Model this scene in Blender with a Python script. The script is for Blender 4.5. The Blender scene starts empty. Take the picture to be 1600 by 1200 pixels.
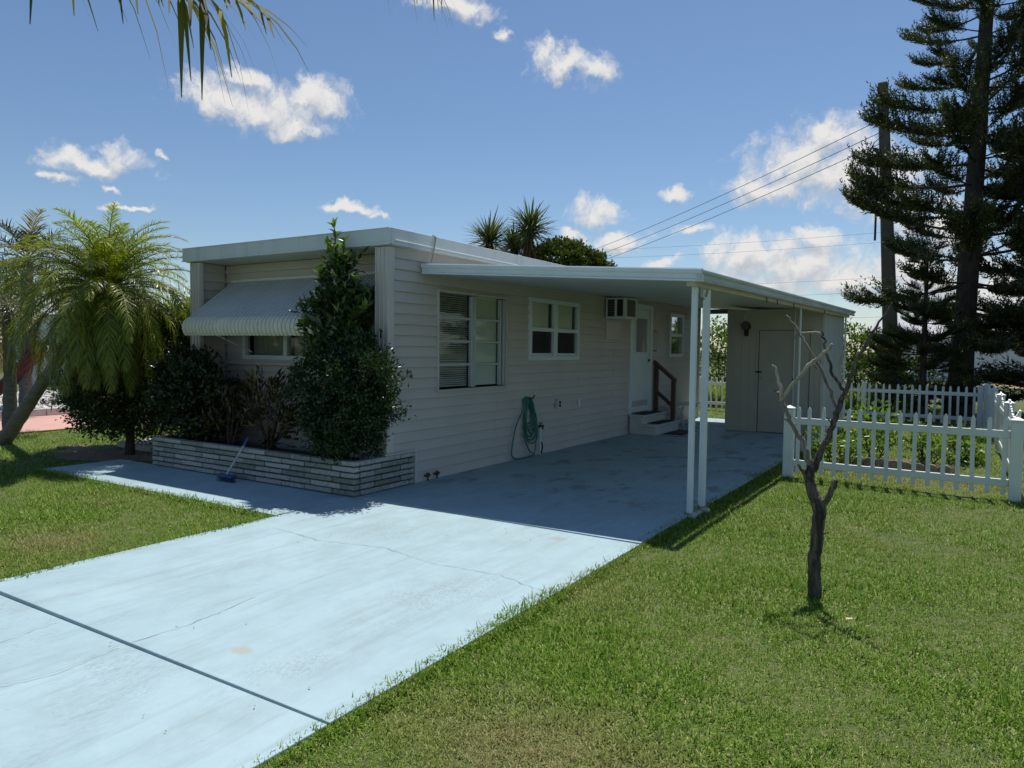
import bpy, bmesh, math, random
import numpy as np
from math import radians, sin, cos, pi
from mathutils import Vector, Matrix

rng = np.random.default_rng(7)
random.seed(7)
scene = bpy.context.scene
COL = scene.collection

# ------------------------------------------------------------------ camera
YAW, PITCH, ROLL, EYE = radians(32.138), radians(-2.727), radians(.718), 1.6
FPX = 1130.67
def cam_axes():
    f = np.array([-sin(YAW)*cos(PITCH), cos(YAW)*cos(PITCH), sin(PITCH)])
    r = np.array([cos(YAW), sin(YAW), 0.])
    u = np.cross(r, f)
    return cos(ROLL)*r+sin(ROLL)*u, cos(ROLL)*u-sin(ROLL)*r, f
CR, CU, CF = cam_axes()
cd = bpy.data.cameras.new('camera')
cam = bpy.data.objects.new('camera', cd); COL.objects.link(cam)
cd.sensor_width = 36; cd.lens = FPX/1600*36; cd.clip_end = 2000; cd.clip_start = .05
m = Matrix(((CR[0], CU[0], -CF[0], 0), (CR[1], CU[1], -CF[1], 0), (CR[2], CU[2], -CF[2], EYE), (0, 0, 0, 1)))
cam.matrix_world = m
scene.camera = cam
def sky_dir(px, py):
    d = CR*(px-800)/FPX - CU*(py-600)/FPX + CF
    return d/np.linalg.norm(d)

# ------------------------------------------------------------------ world, sun, exposure
SUN = Vector((-.07, .43, 1)).normalized()
SKY_STRENGTH, CLOUD_LEVEL = .100, .80
world = bpy.data.worlds.new('World'); scene.world = world; world.use_nodes = True
def build_world():
    nt = world.node_tree; nt.nodes.clear()
    N = nt.nodes.new; L = nt.links.new
    out = N('ShaderNodeOutputWorld')
    sky = N('ShaderNodeTexSky'); sky.sky_type = 'NISHITA'; sky.sun_disc = False
    sky.sun_elevation = math.asin(SUN.z); sky.sun_rotation = math.atan2(SUN.x, SUN.y)
    sky.altitude = 0; sky.air_density = 1.0; sky.dust_density = .25; sky.ozone_density = 3.5
    bg = N('ShaderNodeBackground'); bg.inputs[1].default_value = SKY_STRENGTH
    hs_ = N('ShaderNodeHueSaturation'); hs_.inputs['Saturation'].default_value = 1.05; L(sky.outputs[0], hs_.inputs['Color'])
    L(hs_.outputs[0], bg.inputs[0])
    # clouds: warped ellipsoids standing in fixed directions of the sky
    C = []      # direction, half width, half height (radians)
    def c(px, py, w, h):
        C.append((sky_dir(px, py), w/FPX, h/FPX))
    c(345,158,75,38); c(420,180,95,42); c(490,155,65,34); c(455,200,70,26); c(385,125,38,22)
    c(885,92,62,36); c(935,115,38,28); c(850,85,30,20)
    c(150,250,74,28); c(110,240,40,24); c(248,234,15,8); c(100,284,34,9); c(180,300,20,7)
    c(700,15,85,26); c(796,55,17,17)
    c(545,325,42,14); c(590,338,30,9)
    c(935,335,58,27); c(918,318,24,20); c(965,378,60,18); c(900,370,30,14)
    c(1055,300,30,17); c(1035,411,32,14); c(1075,360,50,14)
    c(1290,215,60,36); c(1250,255,95,42); c(1330,270,110,55); c(1200,295,80,30); c(1400,300,80,60)
    c(1170,395,90,40); c(1240,420,130,50); c(1330,440,150,45); c(1450,430,120,60); c(1280,380,60,26); c(1480,360,80,40)
    c(1150,445,150,30); c(1560,470,120,50); c(620,400,60,12); c(200,330,40,6)
    r2 = random.Random(3)
    for k in range(12):                     # the sky goes on all round
        az = YAW + radians(52) + radians(256)*k/12 + r2.uniform(-.06, .06)
        el = radians(r2.uniform(8, 42))
        d = np.array([-sin(az)*cos(el), cos(az)*cos(el), sin(el)])
        C.append((d, r2.uniform(.05, .12), r2.uniform(.02, .045)))
    g = bpy.data.node_groups.new('cloud_field', 'ShaderNodeTree')
    g.interface.new_socket('D', in_out='INPUT', socket_type='NodeSocketVector')
    g.interface.new_socket('F', in_out='OUTPUT', socket_type='NodeSocketFloat')
    gn = g.nodes.new; gl = g.links.new
    gi = gn('NodeGroupInput'); go = gn('NodeGroupOutput')
    nz = gn('ShaderNodeTexNoise'); nz.inputs['Scale'].default_value = 16; nz.inputs['Detail'].default_value = 6; nz.inputs['Roughness'].default_value = .6
    gl(gi.outputs[0], nz.inputs['Vector'])
    s = gn('ShaderNodeVectorMath'); s.operation = 'SUBTRACT'; s.inputs[1].default_value = (.5, .5, .5); gl(nz.outputs['Color'], s.inputs[0])
    s2 = gn('ShaderNodeVectorMath'); s2.operation = 'SCALE'; s2.inputs['Scale'].default_value = .075; gl(s.outputs[0], s2.inputs[0])
    a = gn('ShaderNodeVectorMath'); a.operation = 'ADD'; gl(gi.outputs[0], a.inputs[0]); gl(s2.outputs[0], a.inputs[1])
    prev = None
    for d, w, h in C:
        mp = gn('ShaderNodeMapping'); mp.vector_type = 'TEXTURE'
        mp.inputs['Location'].default_value = tuple(d); mp.inputs['Scale'].default_value = (w, w, h)
        gl(a.outputs[0], mp.inputs['Vector'])
        ln = gn('ShaderNodeVectorMath'); ln.operation = 'LENGTH'; gl(mp.outputs[0], ln.inputs[0])
        if prev is None: prev = ln.outputs['Value']
        else:
            mn = gn('ShaderNodeMath'); mn.operation = 'SMOOTH_MIN'; mn.inputs[2].default_value = .25
            gl(prev, mn.inputs[0]); gl(ln.outputs['Value'], mn.inputs[1]); prev = mn.outputs[0]
    n2 = gn('ShaderNodeTexNoise'); n2.inputs['Scale'].default_value = 34; n2.inputs['Detail'].default_value = 6; n2.inputs['Roughness'].default_value = .6
    gl(a.outputs[0], n2.inputs['Vector'])
    mm = gn('ShaderNodeMath'); mm.operation = 'MULTIPLY_ADD'; mm.inputs[1].default_value = 1.7; mm.inputs[2].default_value = .14
    gl(n2.outputs[0], mm.inputs[0])
    f = gn('ShaderNodeMath'); f.operation = 'SUBTRACT'; gl(mm.outputs[0], f.inputs[0]); gl(prev, f.inputs[1])
    gl(f.outputs[0], go.inputs[0])
    tc = N('ShaderNodeTexCoord')
    g1 = N('ShaderNodeGroup'); g1.node_tree = g; L(tc.outputs['Generated'], g1.inputs[0])
    off = N('ShaderNodeVectorMath'); off.operation = 'ADD'; off.inputs[1].default_value = (0, 0, .016); L(tc.outputs['Generated'], off.inputs[0])
    g2 = N('ShaderNodeGroup'); g2.node_tree = g; L(off.outputs[0], g2.inputs[0])
    al = N('ShaderNodeMapRange'); al.interpolation_type = 'SMOOTHSTEP'
    al.inputs['From Min'].default_value = .0; al.inputs['From Max'].default_value = .8; L(g1.outputs[0], al.inputs['Value'])
    df = N('ShaderNodeMath'); df.operation = 'SUBTRACT'; L(g1.outputs[0], df.inputs[0]); L(g2.outputs[0], df.inputs[1])
    sh = N('ShaderNodeMapRange'); sh.inputs['From Min'].default_value = -.45; sh.inputs['From Max'].default_value = .35
    L(df.outputs[0], sh.inputs['Value'])
    mix = N('ShaderNodeMix'); mix.data_type = 'RGBA'
    mix.inputs[6].default_value = (.62, .67, .74, 1); mix.inputs[7].default_value = (1, .99, .97, 1)
    L(sh.outputs[0], mix.inputs[0])
    bc = N('ShaderNodeBackground'); bc.inputs[1].default_value = CLOUD_LEVEL; L(mix.outputs[2], bc.inputs[0])
    ms = N('ShaderNodeMixShader'); L(al.outputs[0], ms.inputs[0]); L(bg.outputs[0], ms.inputs[1]); L(bc.outputs[0], ms.inputs[2])
    L(ms.outputs[0], out.inputs[0])
build_world()
world.cycles.sampling_method = 'MANUAL'; world.cycles.sample_map_resolution = 512
sd = bpy.data.lights.new('sun', 'SUN'); sd.energy = 4.7; sd.angle = radians(.53); sd.color = (1, .96, .89)
so = bpy.data.objects.new('sun', sd); COL.objects.link(so); so.rotation_euler = SUN.to_track_quat('Z', 'Y').to_euler()
so.location = (0, 0, 30)
vs = scene.view_settings; vs.view_transform = 'Standard'; vs.look = 'None'; vs.exposure = 0; vs.gamma = 1; vs.use_curve_mapping = False
scene.render.resolution_x, scene.render.resolution_y = 1024, 768
try:
    scene.cycles.max_bounces = 6; scene.cycles.diffuse_bounces = 3; scene.cycles.glossy_bounces = 3; scene.cycles.transparent_max_bounces = 12
except Exception: pass

# ------------------------------------------------------------------ materials
MATS = {}
def nodes_of(name):
    mt = bpy.data.materials.new(name); mt.use_nodes = True
    nt = mt.node_tree
    return mt, nt, nt.nodes['Principled BSDF'], nt.nodes.new, nt.links.new
def mat(name, col, rough=.6, col2=None, scale=3., var=.12, bump=0., bscale=40., metal=0., stretch=(1, 1, 1), rnd=0., spec=.5, detail=6, sharp=None):
    if name in MATS: return MATS[name]
    mt, nt, b, N, L = nodes_of(name); MATS[name] = mt
    col = np.array(col, float)
    c2 = np.array(col2, float) if col2 is not None else np.clip(col*(1+var), 0, 1)
    c1 = col if col2 is not None else col*(1-var)
    ge = N('ShaderNodeNewGeometry'); mp = N('ShaderNodeMapping'); mp.inputs['Scale'].default_value = stretch
    L(ge.outputs['Position'], mp.inputs['Vector'])
    nz = N('ShaderNodeTexNoise'); nz.inputs['Scale'].default_value = scale; nz.inputs['Detail'].default_value = detail; nz.inputs['Roughness'].default_value = .62
    L(mp.outputs[0], nz.inputs['Vector'])
    mr = N('ShaderNodeMapRange'); lo, hi = sharp or (.3, .7)
    mr.inputs['From Min'].default_value = lo; mr.inputs['From Max'].default_value = hi; L(nz.outputs[0], mr.inputs['Value'])
    mx = N('ShaderNodeMix'); mx.data_type = 'RGBA'
    mx.inputs[6].default_value = (*c1, 1); mx.inputs[7].default_value = (*c2, 1); L(mr.outputs[0], mx.inputs[0])
    last = mx.outputs[2]
    if rnd:
        oi = N('ShaderNodeObjectInfo'); mr2 = N('ShaderNodeMapRange')
        mr2.inputs['To Min'].default_value = 1-rnd; mr2.inputs['To Max'].default_value = 1+rnd; L(oi.outputs['Random'], mr2.inputs['Value'])
        sc = N('ShaderNodeVectorMath'); sc.operation = 'SCALE'; L(last, sc.inputs[0]); L(mr2.outputs[0], sc.inputs['Scale']); last = sc.outputs[0]
    L(last, b.inputs['Base Color'])
    b.inputs['Roughness'].default_value = rough; b.inputs['Metallic'].default_value = metal
    b.inputs['Specular IOR Level'].default_value = spec
    if bump:
        n2 = N('ShaderNodeTexNoise'); n2.inputs['Scale'].default_value = bscale; n2.inputs['Detail'].default_value = 5
        L(mp.outputs[0], n2.inputs['Vector'])
        bp = N('ShaderNodeBump'); bp.inputs['Strength'].default_value = bump; bp.inputs['Distance'].default_value = .01
        L(n2.outputs[0], bp.inputs['Height']); L(bp.outputs[0], b.inputs['Normal'])
    return mt
def leaf_mat(name, cols, rough=.4, trans=.3, spec=.5):
    if name in MATS: return MATS[name]
    mt, nt, b, N, L = nodes_of(name); MATS[name] = mt
    ge = N('ShaderNodeNewGeometry'); rp = N('ShaderNodeValToRGB')
    e = rp.color_ramp.elements
    while len(e) < len(cols): e.new(.5)
    for i, c in enumerate(cols): e[i].position = i/(len(cols)-1); e[i].color = (*c, 1)
    L(ge.outputs['Random Per Island'], rp.inputs[0]); L(rp.outputs[0], b.inputs['Base Color'])
    b.inputs['Roughness'].default_value = rough; b.inputs['Specular IOR Level'].default_value = spec
    tr = N('ShaderNodeBsdfTranslucent')
    br = N('ShaderNodeMix'); br.data_type = 'RGBA'; br.blend_type = 'MULTIPLY'; br.inputs[0].default_value = 1; br.inputs[7].default_value = (1.5, 1.6, .6, 1)
    L(rp.outputs[0], br.inputs[6]); L(br.outputs[2], tr.inputs[0])
    ms = N('ShaderNodeMixShader'); ms.inputs[0].default_value = trans
    L(b.outputs[0], ms.inputs[1]); L(tr.outputs[0], ms.inputs[2]); L(ms.outputs[0], nt.nodes['Material Output'].inputs[0])
    return mt
def glass_mat(name, tint=(.93, .97, .95), refl=.0):
    if name in MATS: return MATS[name]
    mt, nt, b, N, L = nodes_of(name); MATS[name] = mt
    nt.nodes.remove(b)
    t = N('ShaderNodeBsdfTransparent'); t.inputs[0].default_value = (*tint, 1)
    gl = N('ShaderNodeBsdfGlossy'); gl.inputs['Roughness'].default_value = .03; gl.inputs[0].default_value = (.9, .95, 1, 1)
    fr = N('ShaderNodeFresnel'); fr.inputs[0].default_value = 1.5
    ad = N('ShaderNodeMath'); ad.operation = 'ADD'; ad.inputs[1].default_value = refl; ad.use_clamp = True; L(fr.outputs[0], ad.inputs[0])
    nz = N('ShaderNodeTexNoise'); nz.inputs['Scale'].default_value = 1.3
    bp = N('ShaderNodeBump'); bp.inputs['Strength'].default_value = .02; bp.inputs['Distance'].default_value = .08; L(nz.outputs[0], bp.inputs['Height']); L(bp.outputs[0], gl.inputs['Normal'])
    ms = N('ShaderNodeMixShader'); L(ad.outputs[0], ms.inputs[0]); L(t.outputs[0], ms.inputs[1]); L(gl.outputs[0], ms.inputs[2])
    L(ms.outputs[0], nt.nodes['Material Output'].inputs[0])
    return mt
def paint_mat():
    mt, nt, b, N, L = nodes_of('blue_paint_concrete')
    ge = N('ShaderNodeNewGeometry')
    def noise(scale, det, sx=1, sy=1, lo=.4, hi=.6):
        mp = N('ShaderNodeMapping'); mp.inputs['Scale'].default_value = (sx, sy, 1); L(ge.outputs['Position'], mp.inputs[0])
        n = N('ShaderNodeTexNoise'); n.inputs['Scale'].default_value = scale; n.inputs['Detail'].default_value = det; n.inputs['Roughness'].default_value = .65; L(mp.outputs[0], n.inputs['Vector'])
        r = N('ShaderNodeMapRange'); r.inputs['From Min'].default_value = lo; r.inputs['From Max'].default_value = hi; L(n.outputs[0], r.inputs['Value'])
        return r.outputs[0], n.outputs[0]
    def mixc(f, a, bcol, blend='MIX'):
        x = N('ShaderNodeMix'); x.data_type = 'RGBA'; x.blend_type = blend
        if hasattr(f, 'links'): L(f, x.inputs[0])
        else: x.inputs[0].default_value = f
        for i, v in ((6, a), (7, bcol)):
            if hasattr(v, 'links'): L(v, x.inputs[i])
            else: x.inputs[i].default_value = (*v, 1)
        return x.outputs[2]
    def mul(a, bv):
        x = N('ShaderNodeMath'); x.operation = 'MULTIPLY'; L(a, x.inputs[0])
        if hasattr(bv, 'links'): L(bv, x.inputs[1])
        else: x.inputs[1].default_value = bv
        return x.outputs[0]
    base = mixc(noise(.9, 6, lo=.3, hi=.7)[0], (.335, .475, .52), (.395, .53, .57))
    base = mixc(mul(noise(3.2, 9, 1, .7, .42, .72)[0], .6), base, (.28, .375, .40))
    base = mixc(mul(noise(17, 6, 1, .6, .55, .75)[0], .35), base, (.50, .58, .59))
    streak = noise(5, 7, 2.2, .22, .5, .75)[0]                     # roller and tyre streaks along the drive
    base = mixc(mul(streak, .6), base, (.26, .34, .355))
    scuff = mul(noise(1.5, 4, 1, .6, .5, .68)[0], noise(60, 4, 1.4, .5, .46, .6)[0])
    base = mixc(mul(scuff, .6), base, (.22, .265, .27))
    spk = noise(42, 3, 1, 1, .68, .74)[0]
    base = mixc(mul(spk, .5), base, (.22, .24, .24))
    # worn-through patches, only on the covered slab
    sp = N('ShaderNodeSeparateXYZ'); L(ge.outputs['Position'], sp.inputs[0])
    mk = N('ShaderNodeMapRange'); mk.inputs['From Min'].default_value = 5.9; mk.inputs['From Max'].default_value = 7.2; L(sp.outputs['Y'], mk.inputs['Value'])
    w1 = noise(2.4, 12, 1.15, .62, .555, .60)[0]
    base = mixc(mul(mul(w1, mk.outputs[0]), .6), base, (.19, .185, .165))
    w2 = noise(.55, 4, 1, 1, .5, .68)[0]
    base = mixc(mul(mul(w2, mk.outputs[0]), .32), base, (.25, .24, .215))
    # one rusty spot on the drive
    for (x, y, r, c) in ((-3.18, 2.42, .055, (.40, .36, .24)), (-2.9, 5.38, .07, (.36, .31, .25))):
        vm = N('ShaderNodeMapping'); vm.vector_type = 'TEXTURE'; vm.inputs['Location'].default_value = (x, y, 0); vm.inputs['Scale'].default_value = (r*1.4, r, 1); L(ge.outputs['Position'], vm.inputs[0])
        ln = N('ShaderNodeVectorMath'); ln.operation = 'LENGTH'; L(vm.outputs[0], ln.inputs[0])
        ad = N('ShaderNodeMath'); ad.operation = 'ADD'; L(ln.outputs['Value'], ad.inputs[0]); L(noise(22, 4, lo=0, hi=1)[1], ad.inputs[1])
        mr = N('ShaderNodeMapRange'); mr.inputs['From Min'].default_value = 1.5; mr.inputs['From Max'].default_value = 1.0; L(ad.outputs[0], mr.inputs['Value'])
        base = mixc(mul(mr.outputs[0], .6), base, c)
    L(base, b.inputs['Base Color']); b.inputs['Roughness'].default_value = .62; b.inputs['Specular IOR Level'].default_value = .35
    bp = N('ShaderNodeBump'); bp.inputs['Strength'].default_value = .22; bp.inputs['Distance'].default_value = .006
    L(noise(70, 5, 1, .6)[1], bp.inputs['Height']); L(bp.outputs[0], b.inputs['Normal'])
    return mt
def grass_mat(name):
    mt, nt, b, N, L = nodes_of(name)
    oi = N('ShaderNodeObjectInfo'); ge = N('ShaderNodeNewGeometry')
    rp = N('ShaderNodeValToRGB'); e = rp.color_ramp.elements; e.new(.4); e.new(.85)
    for i, (p, c) in enumerate(((0, (.065, .15, .009)), (.4, (.125, .25, .014)), (.86, (.23, .37, .026)), (1, (.44, .40, .16)))): e[i].position = p; e[i].color = (*c, 1)
    L(ge.outputs['Random Per Island'], rp.inputs[0])
    nz = N('ShaderNodeTexNoise'); nz.inputs['Scale'].default_value = .55; nz.inputs['Detail'].default_value = 4; L(oi.outputs['Location'], nz.inputs['Vector'])
    mr = N('ShaderNodeMapRange'); mr.inputs['From Min'].default_value = .52; mr.inputs['From Max'].default_value = .72; mr.inputs['To Max'].default_value = .42; L(nz.outputs[0], mr.inputs['Value'])
    # two dried-out places in the lawn
    last = mr.outputs[0]
    for (x, y, r) in ((-1.40, 2.45, .70), (-6.3, 3.0, .6), (-.55, 10.9, 1.5)):
        vm = N('ShaderNodeMapping'); vm.vector_type = 'TEXTURE'; vm.inputs['Location'].default_value = (x, y, 0); vm.inputs['Scale'].default_value = (r, r*.7, 10); L(oi.outputs['Location'], vm.inputs[0])
        ln = N('ShaderNodeVectorMath'); ln.operation = 'LENGTH'; L(vm.outputs[0], ln.inputs[0])
        n3 = N('ShaderNodeTexNoise'); n3.inputs['Scale'].default_value = 3.5; n3.inputs['Detail'].default_value = 4; L(oi.outputs['Location'], n3.inputs['Vector'])
        ad = N('ShaderNodeMath'); ad.operation = 'ADD'; L(ln.outputs['Value'], ad.inputs[0]); L(n3.outputs[0], ad.inputs[1])
        m2 = N('ShaderNodeMapRange'); m2.inputs['From Min'].default_value = 1.7; m2.inputs['From Max'].default_value = .75; m2.inputs['To Max'].default_value = .85; L(ad.outputs[0], m2.inputs['Value'])
        mx = N('ShaderNodeMath'); mx.operation = 'MAXIMUM'; L(last, mx.inputs[0]); L(m2.outputs[0], mx.inputs[1]); last = mx.outputs[0]
    dry = N('ShaderNodeMix'); dry.data_type = 'RGBA'; dry.inputs[7].default_value = (.36, .29, .13, 1)
    gt = N('ShaderNodeMath'); gt.operation = 'MULTIPLY'; L(last, gt.inputs[0])
    m4 = N('ShaderNodeMapRange'); m4.inputs['To Min'].default_value = .45; m4.inputs['To Max'].default_value = 1.1; L(oi.outputs['Random'], m4.inputs['Value']); L(m4.outputs[0], gt.inputs[1])
    L(gt.outputs[0], dry.inputs[0]); L(rp.outputs[0], dry.inputs[6])
    L(dry.outputs[2], b.inputs['Base Color']); b.inputs['Roughness'].default_value = .5; b.inputs['Specular IOR Level'].default_value = .22
    tr = N('ShaderNodeBsdfTranslucent'); L(dry.outputs[2], tr.inputs[0])
    ms = N('ShaderNodeMixShader'); ms.inputs[0].default_value = .22; L(b.outputs[0], ms.inputs[1]); L(tr.outputs[0], ms.inputs[2]); L(ms.outputs[0], nt.nodes['Material Output'].inputs[0])
    return mt

PAINT = paint_mat()
SIDING = mat('beige_siding', (.545, .495, .45), .55, var=.05, scale=1.3, bump=.08, bscale=25, rnd=.025)
TRIM = mat('beige_trim', (.57, .525, .475), .5, var=.06, scale=3)
FASCIA = mat('weathered_white_metal', (.62, .66, .66), .5, col2=(.42, .45, .45), scale=3, stretch=(2, 2, .35), sharp=(.5, .9), bump=.03)
WHITE = mat('white_aluminium', (.66, .71, .73), .42, var=.05, scale=4)
SOFFIT = mat('white_pan', (.55, .58, .56), .45, var=.07, scale=2)
FENCEM = mat('white_vinyl', (.70, .74, .73), .45, col2=(.52, .57, .53), scale=2.2, sharp=(.5, .9))
DARKGAP = mat('dark_interior', (.03, .03, .03), .9)
AWN = mat('grey_awning_metal', (.50, .51, .49), .5, var=.08, scale=3)
AWNL = mat('cream_awning_lip', (.66, .63, .53), .5, var=.1, scale=5)
SHEDM = mat('tan_shed_panel', (.46, .425, .35), .65, var=.08, scale=1.5, stretch=(2, 2, .4), bump=.1)
DOORW = mat('white_door', (.68, .74, .75), .4, var=.04)
BROWNW = mat('brown_wood', (.075, .042, .026), .6, var=.3, scale=8, stretch=(1, 1, .2), bump=.2)
CONC = mat('old_concrete', (.42, .40, .36), .85, var=.15, scale=5, bump=.3)
PALECONC = mat('painted_step', (.55, .56, .53), .7, var=.1, scale=5, bump=.1)
BLACK = mat('black_rubber', (.015, .015, .016), .7, var=.2)
METAL = mat('grey_metal', (.35, .35, .35), .35, metal=.8)
BRASS = mat('bronze_metal', (.10, .075, .05), .45, metal=.6)
HOSE = mat('green_hose', (.03, .17, .12), .4, var=.15, scale=10)
BLIND = mat('white_blind', (.66, .67, .63), .6, var=.04)
SHADE = mat('drawn_shade', (.74, .78, .72), .8, var=.06)
GLASS = glass_mat('window_glass')
SOIL = mat('soil', (.05, .036, .024), .95, var=.4, scale=20, bump=.6)
def brick_mat():
    mt, nt, b, N, L = nodes_of('grey_block')
    oi = N('ShaderNodeObjectInfo'); rp = N('ShaderNodeValToRGB'); e = rp.color_ramp.elements; rp.color_ramp.interpolation = 'CONSTANT'
    cs = ((0, (.34, .35, .33)), (.35, (.24, .26, .22)), (.55, (.40, .41, .38)), (.72, (.30, .31, .29)), (.88, (.20, .22, .19)))
    while len(e) < 5: e.new(.5)
    for i, (p, c) in enumerate(cs): e[i].position = p; e[i].color = (*c, 1)
    L(oi.outputs['Random'], rp.inputs[0])
    ge = N('ShaderNodeNewGeometry'); n = N('ShaderNodeTexNoise'); n.inputs['Scale'].default_value = 26; n.inputs['Detail'].default_value = 8; n.inputs['Roughness'].default_value = .7; L(ge.outputs['Position'], n.inputs['Vector'])
    mr = N('ShaderNodeMapRange'); mr.inputs['From Min'].default_value = .3; mr.inputs['From Max'].default_value = .72; mr.inputs['To Min'].default_value = .6; mr.inputs['To Max'].default_value = 1.4; L(n.outputs[0], mr.inputs['Value'])
    sc = N('ShaderNodeVectorMath'); sc.operation = 'SCALE'; L(rp.outputs[0], sc.inputs[0]); L(mr.outputs[0], sc.inputs['Scale']); L(sc.outputs[0], b.inputs['Base Color'])
    b.inputs['Roughness'].default_value = .9
    bp = N('ShaderNodeBump'); bp.inputs['Strength'].default_value = .5; bp.inputs['Distance'].default_value = .01; L(n.outputs[0], bp.inputs['Height']); L(bp.outputs[0], b.inputs['Normal'])
    return mt
BRICK = brick_mat()
MORTAR = mat('dark_mortar', (.055, .058, .055), .95, var=.3, scale=20, bump=.4)
GRASS = grass_mat('grass_blade')
BARKP = mat('palm_bark', (.15, .14, .125), .9, var=.35, scale=9, stretch=(1, 1, 4), bump=.8, bscale=25)
BARKD = mat('dark_bark', (.055, .043, .034), .95, var=.4, scale=8, stretch=(2, 2, .5), bump=.9, bscale=18)
DEADW = mat('dead_wood', (.17, .14, .115), .85, col2=(.03, .024, .02), scale=22, stretch=(2, 2, .25), bump=1., bscale=70, sharp=(.36, .58))
DEADP = mat('bleached_wood', (.42, .38, .33), .8, col2=(.2, .17, .14), scale=11, stretch=(1.5, 1.5, .5), bump=.6, bscale=50)
GREYW = mat('grey_dead_wood', (.29, .25, .215), .85, col2=(.09, .075, .062), scale=16, stretch=(2, 2, .3), bump=.8, bscale=60)
TWIG = mat('twig', (.07, .05, .035), .9, var=.3, scale=10)

# ------------------------------------------------------------------ mesh helpers
def tag(o, label=None, cat=None, group=None, kind=None):
    if label: o['label'] = label
    if cat: o['category'] = cat
    if group: o['group'] = group
    if kind: o['kind'] = kind
    return o
def link(name, me, parent=None, loc=None):
    o = bpy.data.objects.new(name, me); COL.objects.link(o)
    if parent is not None: o.parent = parent
    if loc is not None: o.location = loc
    return o
def empty(name, loc, label, cat, group=None):
    o = bpy.data.objects.new(name, None); COL.objects.link(o); o.location = loc; o.empty_display_size = .2
    return tag(o, label, cat, group)
class MB:
    def __init__(s): s.v = []; s.f = []; s.mi = []; s.cur = 0
    def add(s, vs, fs):
        n = len(s.v); s.v += [tuple(map(float, v)) for v in vs]
        for f in fs: s.f.append(tuple(i+n for i in f)); s.mi.append(s.cur)
        return s
    def box(s, x0, x1, y0, y1, z0, z1):
        return s.add([(x0,y0,z0),(x1,y0,z0),(x1,y1,z0),(x0,y1,z0),(x0,y0,z1),(x1,y0,z1),(x1,y1,z1),(x0,y1,z1)],
                     [(3,2,1,0),(4,5,6,7),(0,1,5,4),(1,2,6,5),(2,3,7,6),(3,0,4,7)])
    def prism(s, poly, a, b):
        """poly: list of 3-vectors in a plane at a; extruded by vector b-a"""
        n = len(poly); d = np.array(b, float)-np.array(a, float)
        vs = [np.array(p, float) for p in poly]+[np.array(p, float)+d for p in poly]
        return s.add(vs, [tuple(range(n-1, -1, -1)), tuple(range(n, 2*n))]+[(i, (i+1) % n, (i+1) % n+n, i+n) for i in range(n)])
    def tube(s, pts, rad, n=8, cap=True, jit=0.):
        P = [np.array(p, float) for p in pts]; R = rad if hasattr(rad, '__len__') else [rad]*len(P)
        vs = []; fs = []; prevu = None
        for i, p in enumerate(P):
            t = P[min(i+1, len(P)-1)]-P[max(i-1, 0)]; t = t/(np.linalg.norm(t)+1e-9)
            if prevu is None: u = np.cross(t, (0, 0, 1) if abs(t[2]) < .9 else (1, 0, 0))
            else: u = prevu-t*np.dot(prevu, t)
            u = u/(np.linalg.norm(u)+1e-9); prevu = u; w = np.cross(t, u)
            for k in range(n):
                a = 2*pi*k/n; r = R[i]*(1+jit*(random.random()-.5)); vs.append(p+u*cos(a)*r+w*sin(a)*r)
            if i: fs += [((i-1)*n+k, (i-1)*n+(k+1) % n, i*n+(k+1) % n, i*n+k) for k in range(n)]
        if cap: fs += [tuple(range(n-1, -1, -1)), tuple(range((len(P)-1)*n, len(P)*n))]
        return s.add(vs, fs)
    def mesh(s, name, mats, smooth=False):
        me = bpy.data.meshes.new(name); me.from_pydata(s.v, [], s.f)
        for m_ in (mats if isinstance(mats, (list, tuple)) else [mats]): me.materials.append(m_)
        if max(s.mi or [0]): me.polygons.foreach_set('material_index', s.mi)
        if smooth: me.shade_smooth()
        me.update(); return me
    def build(s, name, mats, parent=None, loc=None, smooth=False, bevel=0, seg=1):
        if parent is not None and loc is None:     # world coordinates under a parent placed at its base
            pl = parent.location if parent.parent is None else parent.parent.location+parent.location
            s.v = [(x-pl.x, y-pl.y, z-pl.z) for x, y, z in s.v]
        o = link(name, s.mesh(name, mats, smooth), parent, loc)
        if bevel:
            b = o.modifiers.new('bevel', 'BEVEL'); b.width = bevel; b.segments = seg; b.limit_method = 'ANGLE'; b.angle_limit = radians(40)
        return o
def arr_mesh(name, V, F, mats, mi=None, smooth=False):
    me = bpy.data.meshes.new(name); V = np.asarray(V, np.float32); F = np.asarray(F, np.int32)
    me.vertices.add(len(V)); me.vertices.foreach_set('co', V.ravel())
    k = F.shape[1]; me.loops.add(F.size); me.loops.foreach_set('vertex_index', F.ravel())
    me.polygons.add(len(F)); me.polygons.foreach_set('loop_start', np.arange(0, F.size, k, dtype=np.int32))
    for m_ in (mats if isinstance(mats, (list, tuple)) else [mats]): me.materials.append(m_)
    if mi is not None: me.polygons.foreach_set('material_index', np.asarray(mi, np.int32))
    me.update(calc_edges=True); me.validate()
    if smooth: me.shade_smooth()
    return me
def norm(a): return a/(np.linalg.norm(a, axis=-1, keepdims=True)+1e-9)
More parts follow.
